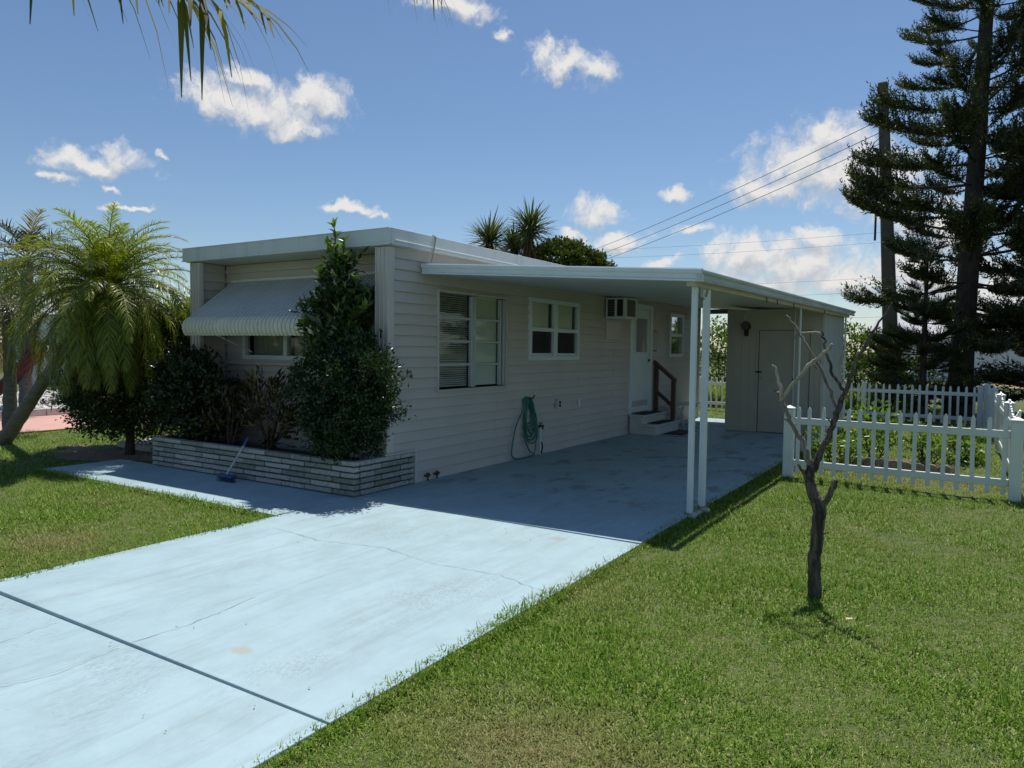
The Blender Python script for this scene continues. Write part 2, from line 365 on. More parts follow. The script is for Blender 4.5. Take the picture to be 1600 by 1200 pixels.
def leaf_arrays(P, D, Nn, Ln, W, fold=.2, broad=.45):
    D = norm(D); S = norm(np.cross(D, Nn)); U = np.cross(S, D)
    Ln = np.broadcast_to(np.asarray(Ln, float), (len(P),))[:, None]; W = np.broadcast_to(np.asarray(W, float), (len(P),))[:, None]
    V = np.stack([P, P+D*Ln*broad+S*W/2+U*W*fold, P+D*Ln-U*W*fold*.5, P+D*Ln*broad-S*W/2+U*W*fold], 1).reshape(-1, 3)
    n = len(P); b = np.arange(n)[:, None]*4
    F = np.concatenate([b+np.array([[0, 1, 2]]), b+np.array([[0, 2, 3]])], 1).reshape(-1, 3)
    return V, F
def rand_dirs(n): return norm(rng.normal(size=(n, 3)))
def strips(P0, D, up, Ln, W, droop, seg=3):
    """thin drooping blades: seg quads tapering to a point"""
    n = len(P0); D = norm(D); S = norm(np.cross(D, up))
    Ln = np.broadcast_to(np.asarray(Ln, float), (n,))[:, None]; W = np.broadcast_to(np.asarray(W, float), (n,))[:, None]; droop = np.broadcast_to(np.asarray(droop, float), (n,))[:, None]
    rows = []
    for k in range(seg+1):
        t = k/seg; p = P0+D*Ln*t*(1-.25*t*np.minimum(droop, 1))+np.array([0, 0, -1.])*Ln*droop*t*t*.6
        w = W*(1-.9*t**1.6)*(.55+.45*min(1, t*4)); rows += [p-S*w/2, p+S*w/2]
    V = np.stack(rows, 1).reshape(-1, 3); b = np.arange(n)[:, None]*(2*(seg+1))
    F = np.concatenate([b+np.array([[2*k, 2*k+1, 2*k+3, 2*k+2]]) for k in range(seg)], 1).reshape(-1, 4)
    return V, F
def copy_tree(o, parent=None):
    c = o.copy(); COL.objects.link(c)
    if parent is not None: c.parent = parent
    for ch in list(o.children): copy_tree(ch, c)
    return c

# ------------------------------------------------------------------ ground, lawn, slabs
def ground():
    mt = mat('lawn_earth', (.06, .085, .018), .95, col2=(.115, .13, .035), scale=1.6, bump=.5, bscale=60, detail=10)
    mb = MB(); R_ = 900
    mb.add([(-R_, -R_, -.03), (R_, -R_, -.03), (R_, R_, -.03), (-R_, R_, -.03)], [(0, 1, 2, 3)])
    tag(mb.build('ground', mt), 'green lawn ground reaching out under everything', 'ground', kind='structure')
ground()
def slab(name, x0, x1, y0, y1, zs, label):
    """slab with its own corner heights zs = (x0y0, x1y0, x1y1, x0y1) and softly worn edges"""
    mb = MB()
    mb.add([(x0,y0,-.13),(x1,y0,-.13),(x1,y1,-.13),(x0,y1,-.13),(x0,y0,zs[0]),(x1,y0,zs[1]),(x1,y1,zs[2]),(x0,y1,zs[3])],
           [(3,2,1,0),(4,5,6,7),(0,1,5,4),(1,2,6,5),(2,3,7,6),(3,0,4,7)])
    o = mb.build(name, PAINT, bevel=.005, seg=2); return tag(o, label, 'paving', kind='structure')
apron = slab('driveway', -5.5, -2.25, -3.0, 2.139, (-.014, -.004, -.003, -.018), 'front slab of the pale blue painted driveway')
drive = slab('driveway', -5.5, -2.25, 2.15, 5.612, (0, 0, -.004, -.004), 'main slab of the pale blue painted driveway between the lawns')
cslab = slab('carport_floor', -5.56, -2.25, 5.625, 17.3, (.004, .004, .004, .004), 'worn blue painted floor slab under the carport roof')
walk = slab('walkway', -9.98, -5.52, 4.58, 5.62, (0, 0, 0, 0), 'blue painted walkway along the front planter')
def crack(parent, pts, w):
    P = [np.array(pts[0], float)]
    for a, b in zip(pts[:-1], pts[1:]):
        a = np.array(a, float); b = np.array(b, float); n = max(4, int(np.linalg.norm(b-a)/.035))
        pr = np.array([-(b-a)[1], (b-a)[0]])/np.linalg.norm(b-a)
        for k in range(1, n+1): P.append(a+(b-a)*k/n+pr*random.gauss(0, .006))
    vs = []; fs = []
    for i, p in enumerate(P):
        d = P[min(i+1, len(P)-1)]-P[max(i-1, 0)]; d = d/np.linalg.norm(d); q = np.array([-d[1], d[0]])*w*(.4+random.random())/2
        vs += [(p[0]-q[0], p[1]-q[1], .0025), (p[0]+q[0], p[1]+q[1], .0025)]
        if i: fs.append((2*i-2, 2*i-1, 2*i+1, 2*i))
    mb = MB(); mb.add(vs, fs); mb.build('crack', mat('crack_dirt', (.24, .28, .29), .95, var=.2), parent)
crack(drive, [(-5.15, 4.25), (-4.5, 4.18), (-3.9, 4.32), (-3.3, 4.2), (-2.75, 4.26), (-2.3, 4.12)], .004)
crack(drive, [(-3.75, 2.16), (-3.72, 2.5), (-3.8, 3.0)], .0035)
crack(apron, [(-4.4, 2.1), (-4.36, 1.8), (-4.5, 1.4), (-4.6, 1.0)], .0035)
crack(apron, [(-3.76, 2.1), (-3.7, 1.75), (-3.8, 1.5)], .003)

# grass: a few clump shapes scattered as instances
def clump(seed, nb, rad, h):
    r = np.random.default_rng(seed); a = r.uniform(0, 2*pi, nb); q = rad*np.sqrt(r.uniform(0, 1, nb))
    P = np.stack([q*np.cos(a), q*np.sin(a), np.full(nb, -.005)], 1)
    lean = r.uniform(.15, 1.7, nb); b = r.uniform(0, 2*pi, nb)
    D = np.stack([np.cos(b)*lean, np.sin(b)*lean, np.ones(nb)], 1)
    V, F = strips(P, D, np.stack([-np.sin(b), np.cos(b), np.zeros(nb)], 1)*0+np.array([0.01, 0.02, 1.]), r.uniform(.5, 1.3, nb)*h, r.uniform(.0042, .0078, nb), r.uniform(.1, 1.0, nb), 2)
    return arr_mesh('grass_clump', V, F, GRASS)
def scatter(name, pts, sc, zrot, idx, objs, label, cat):
    me = bpy.data.meshes.new(name); me.vertices.add(len(pts)); me.vertices.foreach_set('co', np.asarray(pts, np.float32).ravel())
    for nm, ty, v in (('sc', 'FLOAT', sc), ('rz', 'FLOAT', zrot), ('ix', 'INT', idx)):
        me.attributes.new(nm, ty, 'POINT').data.foreach_set('value', np.asarray(v, np.float32 if ty == 'FLOAT' else np.int32))
    o = link(name, me); tag(o, label, cat, kind='stuff')
    src = bpy.data.collections.new(name+'_source')
    for me_ in objs:
        so_ = bpy.data.objects.new('grass_clump', me_); src.objects.link(so_)
    ng = bpy.data.node_groups.new(name, 'GeometryNodeTree')
    ng.interface.new_socket('Geometry', in_out='INPUT', socket_type='NodeSocketGeometry'); ng.interface.new_socket('Geometry', in_out='OUTPUT', socket_type='NodeSocketGeometry')
    N = ng.nodes.new; L = ng.links.new
    gi = N('NodeGroupInput'); go = N('NodeGroupOutput'); ip = N('GeometryNodeInstanceOnPoints'); ci = N('GeometryNodeCollectionInfo')
    ci.inputs['Collection'].default_value = src; ci.inputs['Separate Children'].default_value = True; ci.inputs['Reset Children'].default_value = True
    ip.inputs['Pick Instance'].default_value = True
    def at(nm, ty):
        a = N('GeometryNodeInputNamedAttribute'); a.data_type = ty; a.inputs['Name'].default_value = nm; return a.outputs['Attribute']
    cx = N('ShaderNodeCombineXYZ'); L(at('rz', 'FLOAT'), cx.inputs[2])
    er = N('FunctionNodeEulerToRotation'); L(cx.outputs[0], er.inputs[0])
    L(gi.outputs[0], ip.inputs['Points']); L(ci.outputs[0], ip.inputs['Instance']); L(at('ix', 'INT'), ip.inputs['Instance Index'])
    L(er.outputs[0], ip.inputs['Rotation']); L(at('sc', 'FLOAT'), ip.inputs['Scale']); L(ip.outputs[0], go.inputs[0])
    md = o.modifiers.new('scatter', 'NODES'); md.node_group = ng
    return o
def on_lawn(x, y):
    ok = np.ones(len(x), bool)
    def cut(x0, x1, y0, y1):
        nonlocal ok
        ok &= ~((x > x0) & (x < x1) & (y > y0) & (y < y1))
    e = rng.normal(0, .018, len(x))
    cut2 = (x > -5.5+e) & (x < -2.25+e) & (y < 17.3+e); ok &= ~cut2
    ok &= ~((x > -9.98+e) & (x < -5.4) & (y > 4.58+e) & (y < 17.3))
    cut(-15.2, -13.9, 6.0, 100) if False else None
    ok &= ~((x < -14.6-.32*(y-6.2)*0) & (y > 6.15))                     # neighbour drive
    ok &= ~((x < -9.9) & (x > -11.9) & (y > 5.25) & (y < 6.5) & (rng.random(len(x)) < .85))   # bare earth under the bush
    ok &= ~((x > -1.5) & (x < -.1) & (y > 11.3) & (y < 12.6) & (rng.random(len(x)) < .8))
    return ok
def lawns():
    pts = []; sc = []
    for d0, d1, dens, s in ((1.2, 4.2, 980, 1.0), (4.2, 7, 760, 1.0), (7, 11, 420, 1.15), (11, 17, 160, 1.45), (17, 27, 44, 2.0)):
        A = 4*d1*d1; n = int(dens*A*1.0)
        x = rng.uniform(-d1, d1, n); y = rng.uniform(0, 2*d1, n)-0
        n_keep = None
        x = rng.uniform(-d1*1.05, d1*1.05, n); y = rng.uniform(-.5, d1*1.05, n)
        dens_fix = (2*1.05*d1)*(1.05*d1+.5)*dens; k = int(min(n, dens_fix)); x = x[:k]; y = y[:k]
        dz = x*CF[0]+y*CF[1]; lx = x*CR[0]+y*CR[1]; dist = np.hypot(x, y)
        f = (dist >= d0) & (dist < d1) & (dz > .8) & (np.abs(lx) < dz*.76+2.3) & on_lawn(x, y)
        x = x[f]; y = y[f]; pts.append(np.stack([x, y, np.full(len(x), -.028)], 1)); sc.append(rng.uniform(.75, 1.2, len(x))*s)
    # ragged edges that hang over the paving
    for (x0, y0, x1, y1, n, ox, oy) in ((-2.25, 1.2, -2.25, 14.5, 2600, .03, 0), (-5.5, 1.5, -5.5, 4.58, 700, -.03, 0), (-5.5, 4.58, -9.98, 4.58, 900, 0, -.03)):
        t = rng.random(n); g_ = np.abs(rng.normal(0, .03, n))-.015
        x = x0+(x1-x0)*t+np.sign(ox)*g_+ox*.3; y = y0+(y1-y0)*t+np.sign(oy)*g_+oy*.3
        pts.append(np.stack([x, y, np.full(n, -.02)], 1)); sc.append(rng.uniform(.8, 1.5, n))
    P = np.concatenate(pts); S = np.concatenate(sc)
    # slow swell in blade height so the lawn is not a carpet
    S *= .9+.3*np.sin(P[:, 0]*2.3+np.sin(P[:, 1]*1.7)*1.5)*np.sin(P[:, 1]*1.9+1)
    meshes = [clump(i, 18, .06, .058) for i in range(6)]
    print('grass clumps', len(P))
    scatter('lawn_grass', P, S, rng.uniform(0, 2*pi, len(P)), rng.integers(0, 6, len(P)), meshes, 'short green lawn grass with straw coloured patches', 'grass')
lawns()

# ------------------------------------------------------------------ mobile home
WX, FY, BY, LX = -5.52, 6.14, 17.3, -9.12
home = empty('mobile_home', (-7.3, 11.7, 0), 'long beige sided mobile home with flat roof and white metal fascia', 'house')
COURSE = .125
def cut_rects(u0, u1, z0, z1, ops):
    rects = [(u0, u1, z0, z1)]
    for (a, b, c, d) in ops:
        nr = []
        for (p, q, r, s) in rects:
            if b <= p or a >= q or d <= r or c >= s: nr.append((p, q, r, s)); continue
            if a > p: nr.append((p, a, r, s))
            if b < q: nr.append((b, q, r, s))
            m0, m1 = max(a, p), min(b, q)
            if c > r: nr.append((m0, m1, r, c))
            if d < s: nr.append((m0, m1, d, s))
        rects = nr
    return rects
def sided_wall(name, axis, plane, out, u0, u1, z0, z1, ops, parent=home, butt=0):
    """wall core with lapped boards; axis 'y': runs along y in plane x=plane, out=+1 faces +x; axis 'x': runs along x in plane y=plane"""
    core = MB()
    for (a, b, c, d) in cut_rects(u0, u1, z0, z1, ops):
        p0, p1 = sorted((plane-out*.10, plane-out*.02))
        core.box(p0, p1, a, b, c, d) if axis == 'y' else core.box(a, b, p0, p1, c, d)
    w = core.build(name, mat('wall_core', (.3, .27, .24), .8), parent)
    z = z0; k = 0
    while z < z1-.02:
        t = min(z+COURSE, z1)
        pieces = cut_rects(u0, u1, z, t, ops)
        if u1-u0 > 5:
            for off in (2.2+1.25*((k*7) % 3), 6.1+1.1*((k*5) % 3)): pieces = [q for (a, b, c, d) in pieces for q in (((a, u0+off-.001, c, d), (u0+off+.001, b, c, d)) if a+.1 < u0+off < b-.1 else ((a, b, c, d),))]
        for (a, b, c, d) in pieces:
            mb = MB()
            th = lambda zz: .032-.029*(zz-z)/COURSE
            pr = [(plane-out*.019, c), (plane-out*.019, d), (plane-out*.018+out*th(d), d), (plane-out*.018+out*th(c), c)]
            if axis == 'y': poly = [(x, a, zz) for x, zz in pr]; mb.prism(poly, (0, a, 0), (0, b, 0))
            else: poly = [(a, y, zz) for y, zz in pr]; mb.prism(poly, (a, 0, 0), (b, 0, 0))
            mb.build('siding_board', SIDING, w, bevel=.002)
        z = t; k += 1
    return w
W1 = (7.03, 8.61, 1.06, 2.33); W2 = (9.22, 10.84, 1.44, 2.38); W3 = (15.19, 16.05, 1.48, 2.44); DR = (13.03, 14.16, .37, 2.53)
side = sided_wall('side_wall', 'y', WX, 1, FY+.05, BY, .0, 2.76, [W1, W2, W3, DR])
FWY = 6.62
FW = (-8.62, -6.02, 1.42, 2.36)
front = sided_wall('front_wall', 'x', FWY, -1, LX+.11, WX-.12, 0, 2.74, [FW])
sided_wall('alcove_wall', 'y', LX+.12, 1, FY+.06, FWY-.02, 0, 2.74, [])
sided_wall('alcove_wall', 'y', WX-.14, -1, FY+.06, FWY-.02, 0, 2.74, [])
mb = MB(); mb.box(LX, LX+.08, FY+.06, BY, 0, 2.74); mb.build('left_wall', SIDING, home)
mb = MB(); mb.box(LX+.08, WX-.11, BY-.08, BY-.005, 0, 2.74); mb.build('rear_wall', SIDING, home)
mb = MB(); mb.box(LX+.09, WX-.12, FWY+.12, BY-.1, .28, .33); mb.build('floor', mat('dark_carpet', (.08, .07, .06), .9), home)
mb = MB(); mb.box(-7.6, -7.5, FWY+.3, BY-.3, .34, 2.7); mb.build('partition', mat('inner_wall', (.16, .14, .12), .8), home)
mb = MB(); mb.box(LX+.1, WX-.14, FWY+1.9, FWY+1.95, .34, 2.7); mb.build('partition', MATS['inner_wall'], home)
# corner posts with fluted trim
for (x0, x1) in ((LX-.01, LX+.21), (WX-.19, WX+.018)):
    mb = MB(); mb.box(x0, x1, FY-.0, FY+.055, 0, 2.735)
    for k in range(4): xx = x0+.012+(x1-x0-.03)*k/3; mb.box(xx, xx+.014, FY-.012, FY-.001, 0, 2.735)
    mb.build('corner_post', TRIM, home, bevel=.003)
mb = MB(); mb.box(WX+.001, WX+.02, FY+.052, FY+.10, 0, 2.74); mb.build('corner_trim', TRIM, home, bevel=.003)
mb = MB(); mb.box(WX-.01, WX+.025, BY-.05, BY+.01, 0, 2.74); mb.build('corner_trim', TRIM, home, bevel=.003)
# the sill ledge below the front window
mb = MB(); mb.box(LX+.15, WX-.17, FWY-.055, FWY-.004, 1.345, 1.385); mb.build('ledge', TRIM, home, bevel=.004)
# roof and fascia
mb = MB(); mb.box(LX-.09, WX+.045, FY, BY+.08, 2.745, 2.90); roof = mb.build('roof', SOFFIT, home)
mb = MB(); mb.box(LX-.12, WX+.05, FY-.02, BY+.1, 2.902, 2.925); mb.build('roof_sheet', WHITE, roof)
xs = [LX-.12, -7.62, WX+.07]
for a, b in zip(xs[:-1], xs[1:]):
    mb = MB(); mb.box(a+.002, b-.002, FY-.045, FY-.005, 2.755, 2.935); mb.box(a+.002, b-.002, FY-.052, FY-.046, 2.748, 2.775); mb.box(a+.002, b-.002, FY-.052, FY-.046, 2.922, 2.938)
    mb.build('fascia_panel', FASCIA, roof, bevel=.003)
ys = [FY-.02, 9.2, 12.2, 15.2, BY+.1]
for a, b in zip(ys[:-1], ys[1:]):
    mb = MB(); mb.box(WX+.05, WX+.085, a+.002, b-.002, 2.755, 2.935); mb.box(WX+.086, WX+.092, a+.002, b-.002, 2.748, 2.775)
    mb.build('fascia_panel', FASCIA, roof, bevel=.003)
mb = MB(); mb.box(LX-.12, LX-.09, FY-.02, BY+.1, 2.755, 2.935); mb.build('fascia_panel', FASCIA, roof)
mb = MB(); mb.tube([(WX+.10, FY+.02, 2.80), (WX+.10, 9, 2.79), (WX+.10, 12.5, 2.795)], .007, 6); mb.build('roof_cable', WHITE, roof)
mb = MB(); mb.tube([(WX+.06, 6.86, 2.95), (WX+.10, 6.88, 2.93), (WX+.11, 6.84, 2.8), (WX+.10, 6.80, 2.62)], .008, 6); mb.build('roof_cable', mat('dirty_cable', (.35, .3, .25), .7), roof)

def bars(mb, axis, plane, p0, p1, rects):
    for (a, b, c, d) in rects:
        x0, x1 = sorted((plane+p0, plane+p1))
        mb.box(x0, x1, a, b, c, d) if axis == 'y' else mb.box(a, b, x0, x1, c, d)
def window_frame_rects(a, b, c, d, w): return [(a, b, c, c+w), (a, b, d-w, d), (a, a+w, c+w, d-w), (b-w, b, c+w, d-w)]
def one(name, m_, parent, axis, plane, p0, p1, rects, bevel=.003):
    mb = MB(); bars(mb, axis, plane, p0, p1, rects); return mb.build(name, m_, parent, bevel=bevel)
ALU = mat('aluminium_frame', (.43, .45, .44), .4, var=.08)
# window with two columns of four awning panes
a, b, c, d = W1
w = one('window', mat('beige_frame', (.50, .475, .44), .5), home, 'y', WX, -.05, .028, window_frame_rects(a, b, c, d, .032))
tag(w, 'tall window with blinds in two columns of four panes')
one('frame', ALU, w, 'y', WX, -.04, .012, [(7.755, 7.80, c+.045, d-.045), (7.81, 7.86, c+.045, d-.045), (8.44, 8.47, c+.045, d-.045), (8.52, 8.565, c+.045, d-.045)])
ph = (d-c-.09)/4
for k in range(1, 4):
    z = c+.045+ph*k
    one('rail', ALU, w, 'y', WX, -.042, .008, [(a+.045, 7.754, z-.016, z+.016), (7.861, 8.439, z-.014, z+.014)])
for k in range(4):
    z0 = c+.047+ph*k+.016; z1 = c+.045+ph*(k+1)-.016
    for (p, q) in ((a+.046, 7.754), (7.861, 8.439)):
        mb = MB(); t = random.uniform(-.004, .004)
        mb.add([(WX-.026+t, p, z0), (WX-.026-t, q, z0), (WX-.026-t, q, z1), (WX-.026+t, p, z1)], [(0, 1, 2, 3)]); mb.build('pane', GLASS, w)
mb = MB()
for k in range(44):
    z = c+.06+k*.027; mb.add([(WX-.05, a+.05, z), (WX-.05, 7.752, z), (WX-.068, 7.752, z+.017), (WX-.068, a+.05, z+.017)], [(0, 1, 2, 3)])
o = mb.build('blind_slats', BLIND, w); o['kind'] = 'stuff'
mb = MB(); mb.tube([(WX-.09, 7.62, d-.06), (WX-.088, 7.625, 1.4)], .003, 5); mb.build('blind_cord', WHITE, w)
mb = MB()
for k in range(44):
    z = c+.06+k*.027; mb.add([(WX-.05, 7.86, z), (WX-.05, 8.44, z), (WX-.058, 8.44, z+.029), (WX-.058, 7.86, z+.029)], [(0, 1, 2, 3)])
o = mb.build('blind_slats', SHADE, w); o['kind'] = 'stuff'
# square window of four panes
a, b, c, d = W2
w = one('window', WHITE, home, 'y', WX, -.05, .035, window_frame_rects(a, b, c, d, .065)); tag(w, 'white framed window of four panes')
ym = (a+b)/2; zm = 1.91
one('frame', WHITE, w, 'y', WX, -.04, .026, [(ym-.06, ym+.06, c+.065, d-.065)]); one('rail', WHITE, w, 'y', WX, -.04, .024, [(a+.065, ym-.06, zm-.03, zm+.03), (ym+.06, b-.065, zm-.03, zm+.03)])
one('sash', WHITE, w, 'y', WX, -.035, -.005, [(a+.066, ym-.061, c+.066, c+.11), (ym+.061, b-.066, c+.066, c+.11)])
for (p, q) in ((a+.066, ym-.061), (ym+.061, b-.066)):
    for (z0, z1) in ((c+.11, zm-.031), (zm+.031, d-.066)):
        mb = MB(); mb.add([(WX-.02, p, z0), (WX-.02, q, z0), (WX-.02, q, z1), (WX-.02, p, z1)], [(0, 1, 2, 3)]); mb.build('pane', GLASS, w)
    mb = MB(); mb.add([(WX-.055, p, zm), (WX-.055, q-.05, zm), (WX-.055, q-.05, d), (WX-.055, p, d)], [(0, 1, 2, 3)]); mb.build('shade', SHADE, w)
# narrow far window
a, b, c, d = W3
w = one('window', WHITE, home, 'y', WX, -.05, .035, window_frame_rects(a, b, c, d, .07)); tag(w, 'narrow far window of two stacked panes')
one('rail', WHITE, w, 'y', WX, -.04, .02, [(a+.07, b-.07, 1.93, 2.0)])
for (z0, z1) in ((c+.07, 1.93), (2.0, d-.07)):
    mb = MB(); mb.add([(WX-.02, a+.07, z0), (WX-.02, b-.07, z0), (WX-.02, b-.07, z1), (WX-.02, a+.07, z1)], [(0, 1, 2, 3)]); mb.build('pane', glass_mat('mirror_glass', refl=.35), w)
# door
a, b, c, d = DR
o = one('door_frame', DOORW, home, 'y', WX, -.08, .03, [(a, a+.10, c, d-.10), (b-.10, b, c, d-.10), (a, b, d-.10, d)])
ga, gb, gc, gd = 13.33, 13.93, 1.58, 2.25
dr = one('door', DOORW, home, 'y', WX, -.045, .0, cut_rects(a+.104, b-.104, c+.02, d-.104, [(ga, gb, gc, gd)])); tag(dr, 'white entrance door with a glazed upper half')
one('frame', WHITE, dr, 'y', WX, .001, .014, window_frame_rects(ga-.03, gb+.03, gc-.03, gd+.03, .03))
one('kick_plate', ALU, dr, 'y', WX, .001, .006, [(a+.16, b-.16, .50, .62)])
mb = MB(); mb.add([(WX-.02, ga, gc), (WX-.02, gb, gc), (WX-.02, gb, gd), (WX-.02, ga, gd)], [(0, 1, 2, 3)]); mb.build('pane', MATS['mirror_glass'], dr)
mb = MB(); mb.tube([(WX, 14.02, 1.42), (WX+.045, 14.02, 1.42), (WX+.05, 13.95, 1.42)], .012, 8); mb.tube([(WX+.0, 14.02, 1.41), (WX+.012, 14.02, 1.41)], .03, 10); mb.build('handle', BRASS, dr)
mb = MB(); mb.tube([(WX+.0, 14.30, 2.02), (WX+.06, 14.30, 2.02), (WX+.075, 14.30, 1.97), (WX+.075, 14.30, 1.66), (WX+.06, 14.30, 1.61), (WX, 14.30, 1.61)], .012, 8, True); mb.build('grab_bar', METAL, home, smooth=True)
# front window under the awning
a, b, c, d = FW
w = one('window', WHITE, home, 'x', FWY, -.03, .06, window_frame_rects(a, b, c, d, .06)); tag(w, 'wide front window below the metal awning')
for x in (-7.75, -6.9): one('frame', WHITE, w, 'x', FWY, -.02, .05, [(x-.035, x+.035, c+.06, d-.06)])
for (p, q) in ((a+.06, -7.785), (-7.715, -6.935), (-6.865, b-.06)):
    mb = MB(); mb.add([(p, FWY+.02, c+.06), (q, FWY+.02, c+.06), (q, FWY+.02, d-.06), (p, FWY+.02, d-.06)], [(0, 1, 2, 3)]); mb.build('pane', GLASS, w)
    mb = MB(); nn = 40; vs = []
    for k in range(nn+1):
        x = p+(q-p)*k/nn; y = FWY+.12+.012*sin(k*1.9)+.01*sin(k*.7); vs += [(x, y, c+.0), (x, y, d)]
    mb.add(vs, [(2*k, 2*k+2, 2*k+3, 2*k+1) for k in range(nn)]); mb.build('curtain', mat('grey_curtain', (.33, .33, .31), .9), w, smooth=True)
# clamshell awning, corrugated
def awning():
    prof = [(FWY-.03, 2.50), (FWY-.25, 2.335), (FWY-.50, 2.14), (FWY-.70, 1.975)]
    t0 = np.array(prof[-1]); lip = []
    for k in range(9):
        a_ = radians(140-k*17); lip.append((FWY-.665+.115*cos(a_)-.115*cos(radians(140))-.035, 1.90+.115*sin(a_)-.0))
    lipc = [(FWY-.70, 1.975), (FWY-.755, 1.955), (FWY-.795, 1.92), (FWY-.815, 1.87), (FWY-.815, 1.82), (FWY-.80, 1.77), (FWY-.775, 1.735)]
    x0, x1 = -8.82, -6.0; per = .072; nx = int((x1-x0)/per)*6
    def sheet(pr):
        vs = []; fs = []; n = len(pr)
        for i in range(nx+1):
            x = x0+(x1-x0)*i/nx; h = -.030 if i % 6 == 0 else .004
            for j, (y, z) in enumerate(pr):
                q = np.array(pr[min(j+1, n-1)])-np.array(pr[max(j-1, 0)]); q = q/np.linalg.norm(q); nn_ = np.array([q[1], -q[0]])
                vs.append((x, y+nn_[0]*h, z+nn_[1]*h))
            if i: fs += [((i-1)*n+j, i*n+j, i*n+j+1, (i-1)*n+j+1) for j in range(n-1)]
        mb = MB(); mb.add(vs, fs); return mb
    aw = sheet(prof).build('awning', AWN, home); tag(aw, 'corrugated clamshell awning over the front window')
    sheet(lipc).build('awning_lip', AWNL, aw)
    for o_ in (aw, aw.children[0]):
        s_ = o_.modifiers.new('solid', 'SOLIDIFY'); s_.thickness = .003
    mb = MB(); mb.box(x0-.02, x1+.02, FWY-.05, FWY-.019, 2.49, 2.53); mb.build('header', AWNL, aw, bevel=.003)
    for x in (x0+.0, x1-.0):
        mb = MB(); mb.tube([(x, FWY-.03, 2.48), (x, FWY-.71, 1.95)], .016, 6); mb.build('side_rail', WHITE, aw)
        mb = MB(); mb.tube([(x+.25*(1 if x < -7 else -1), FWY-.72, 1.84), (x+.42*(1 if x < -7 else -1), FWY-.03, 1.52)], .010, 6); mb.build('brace', WHITE, aw)
awning()
# small fittings on the side wall
mb = MB(); mb.box(WX+.0, WX+.03, 11.9, 12.52, 1.80, 2.13); mb.build('patch_panel', TRIM, home, bevel=.004)
def fitting(name, label, cat, loc): return empty(name, loc, label, cat)
ob = fitting('outlet_box', 'grey weatherproof outlet box on the siding right of the hose', 'outlet', (WX, 10.12, .74))
mb = MB(); mb.box(WX-.0, WX+.05, 10.07, 10.17, .68, .82); mb.build('cover', mat('outlet_grey', (.5, .5, .48), .5), ob, bevel=.006)
mb = MB(); mb.tube([(WX+.05, 10.145, .77), (WX+.062, 10.145, .77)], .022, 10); mb.tube([(WX+.05, 10.145, .72), (WX+.062, 10.145, .72)], .022, 10); mb.build('socket', BLACK, ob)
mb = MB(); mb.box(WX-.0, WX+.025, 10.86, 10.92, .66, .80); o = mb.build('wall_plate', WHITE, bevel=.005); tag(o, 'small white cover plate on the siding left of the steps', 'plate')
sp = fitting('standpipe', 'white standpipe with dark tap beside the green hose', 'tap', (WX+.03, 9.54, 0))
mb = MB(); mb.tube([(WX+.05, 9.54, .0), (WX+.05, 9.54, .42)], .016, 8); mb.build('pipe', WHITE, sp)
mb = MB(); mb.tube([(WX+.05, 9.50, .44), (WX+.05, 9.62, .44)], .02, 8); mb.tube([(WX+.05, 9.60, .44), (WX+.05, 9.61, .39)], .014, 8); mb.tube([(WX+.05, 9.54, .44), (WX+.05, 9.54, .48)], .01, 6); mb.box(WX+.02, WX+.08, 9.535, 9.545, .48, .492); mb.build('tap', BRASS, sp)
mb = MB(); mb.tube([(WX+.07, 9.545, .20), (WX+.075, 9.56, .12), (WX+.07, 9.535, .02)], .012, 6); mb.build('valve', BLACK, sp)
vv = fitting('pipe_stub', 'pair of rusty pipe stubs at the foot of the siding', 'pipe', (WX+.04, 6.9, 0))
for y in (6.82, 7.0):
    mb = MB(); mb.tube([(WX+.0, y, .06), (WX+.06, y, .06), (WX+.06, y+.03, .075)], .014, 7); mb.tube([(WX+.05, y, .005), (WX+.05, y, .085)], .012, 7); mb.tube([(WX+.05, y-.02, .09), (WX+.05, y+.02, .09)], .012, 6); mb.build('stub', BRASS, vv)
# hose on its hook
hs = empty('garden_hose', (WX+.05, 9.15, .0), 'green garden hose coiled on a wall hook', 'hose')
def hose():
    hk = MB(); hk.tube([(WX, 9.17, .86), (WX+.05, 9.17, .88), (WX+.12, 9.18, .89), (WX+.14, 9.19, .93)], .012, 6); hk.build('hook', BLACK, hs)
    mb = MB()
    for k in range(7):
        dx = WX+.03+.014*(k % 4); n = 26; pts = []
        drop = .40+.055*k*.9; wid = .17+.016*k; cy = 9.11+.012*k
        for i in range(n+1):
            t = 2*pi*i/n
            y = cy+wid*sin(t)*(1 if sin(t) > 0 else .75)*(.35+.65*(1-cos(t))/2)+.09*(1-cos(t))/2; z = .90-drop*(1-cos(t))/2
            pts.append((dx+.01*sin(3*t+k), y, z))
        mb.tube(pts, .0115, 6, False)
    pts = [(WX+.06, 8.98, .70), (WX+.05, 8.82, .5), (WX+.05, 8.74, .25), (WX+.055, 8.70, .08), (WX+.07, 8.8, .02), (WX+.08, 9.1, .017), (WX+.07, 9.32, .02), (WX+.05, 9.40, .12), (WX+.05, 9.42, .4), (WX+.05, 9.40, .55)]
    P = np.array(pts); T = np.linspace(0, len(P)-1, 50); Q = np.stack([np.interp(T, range(len(P)), P[:, i]) for i in range(3)], 1)
    for _ in range(3): Q[1:-1] = (Q[:-2]+2*Q[1:-1]+Q[2:])/4
    mb.tube(Q, .0115, 6)
    pts = [(WX+.06, 9.02, .45), (WX+.06, 9.08, .25), (WX+.06, 9.2, .1), (WX+.07, 9.33, .03)]
    mb.tube(pts, .0115, 6)
    mb.build('coil', HOSE, hs, smooth=True)
hose()
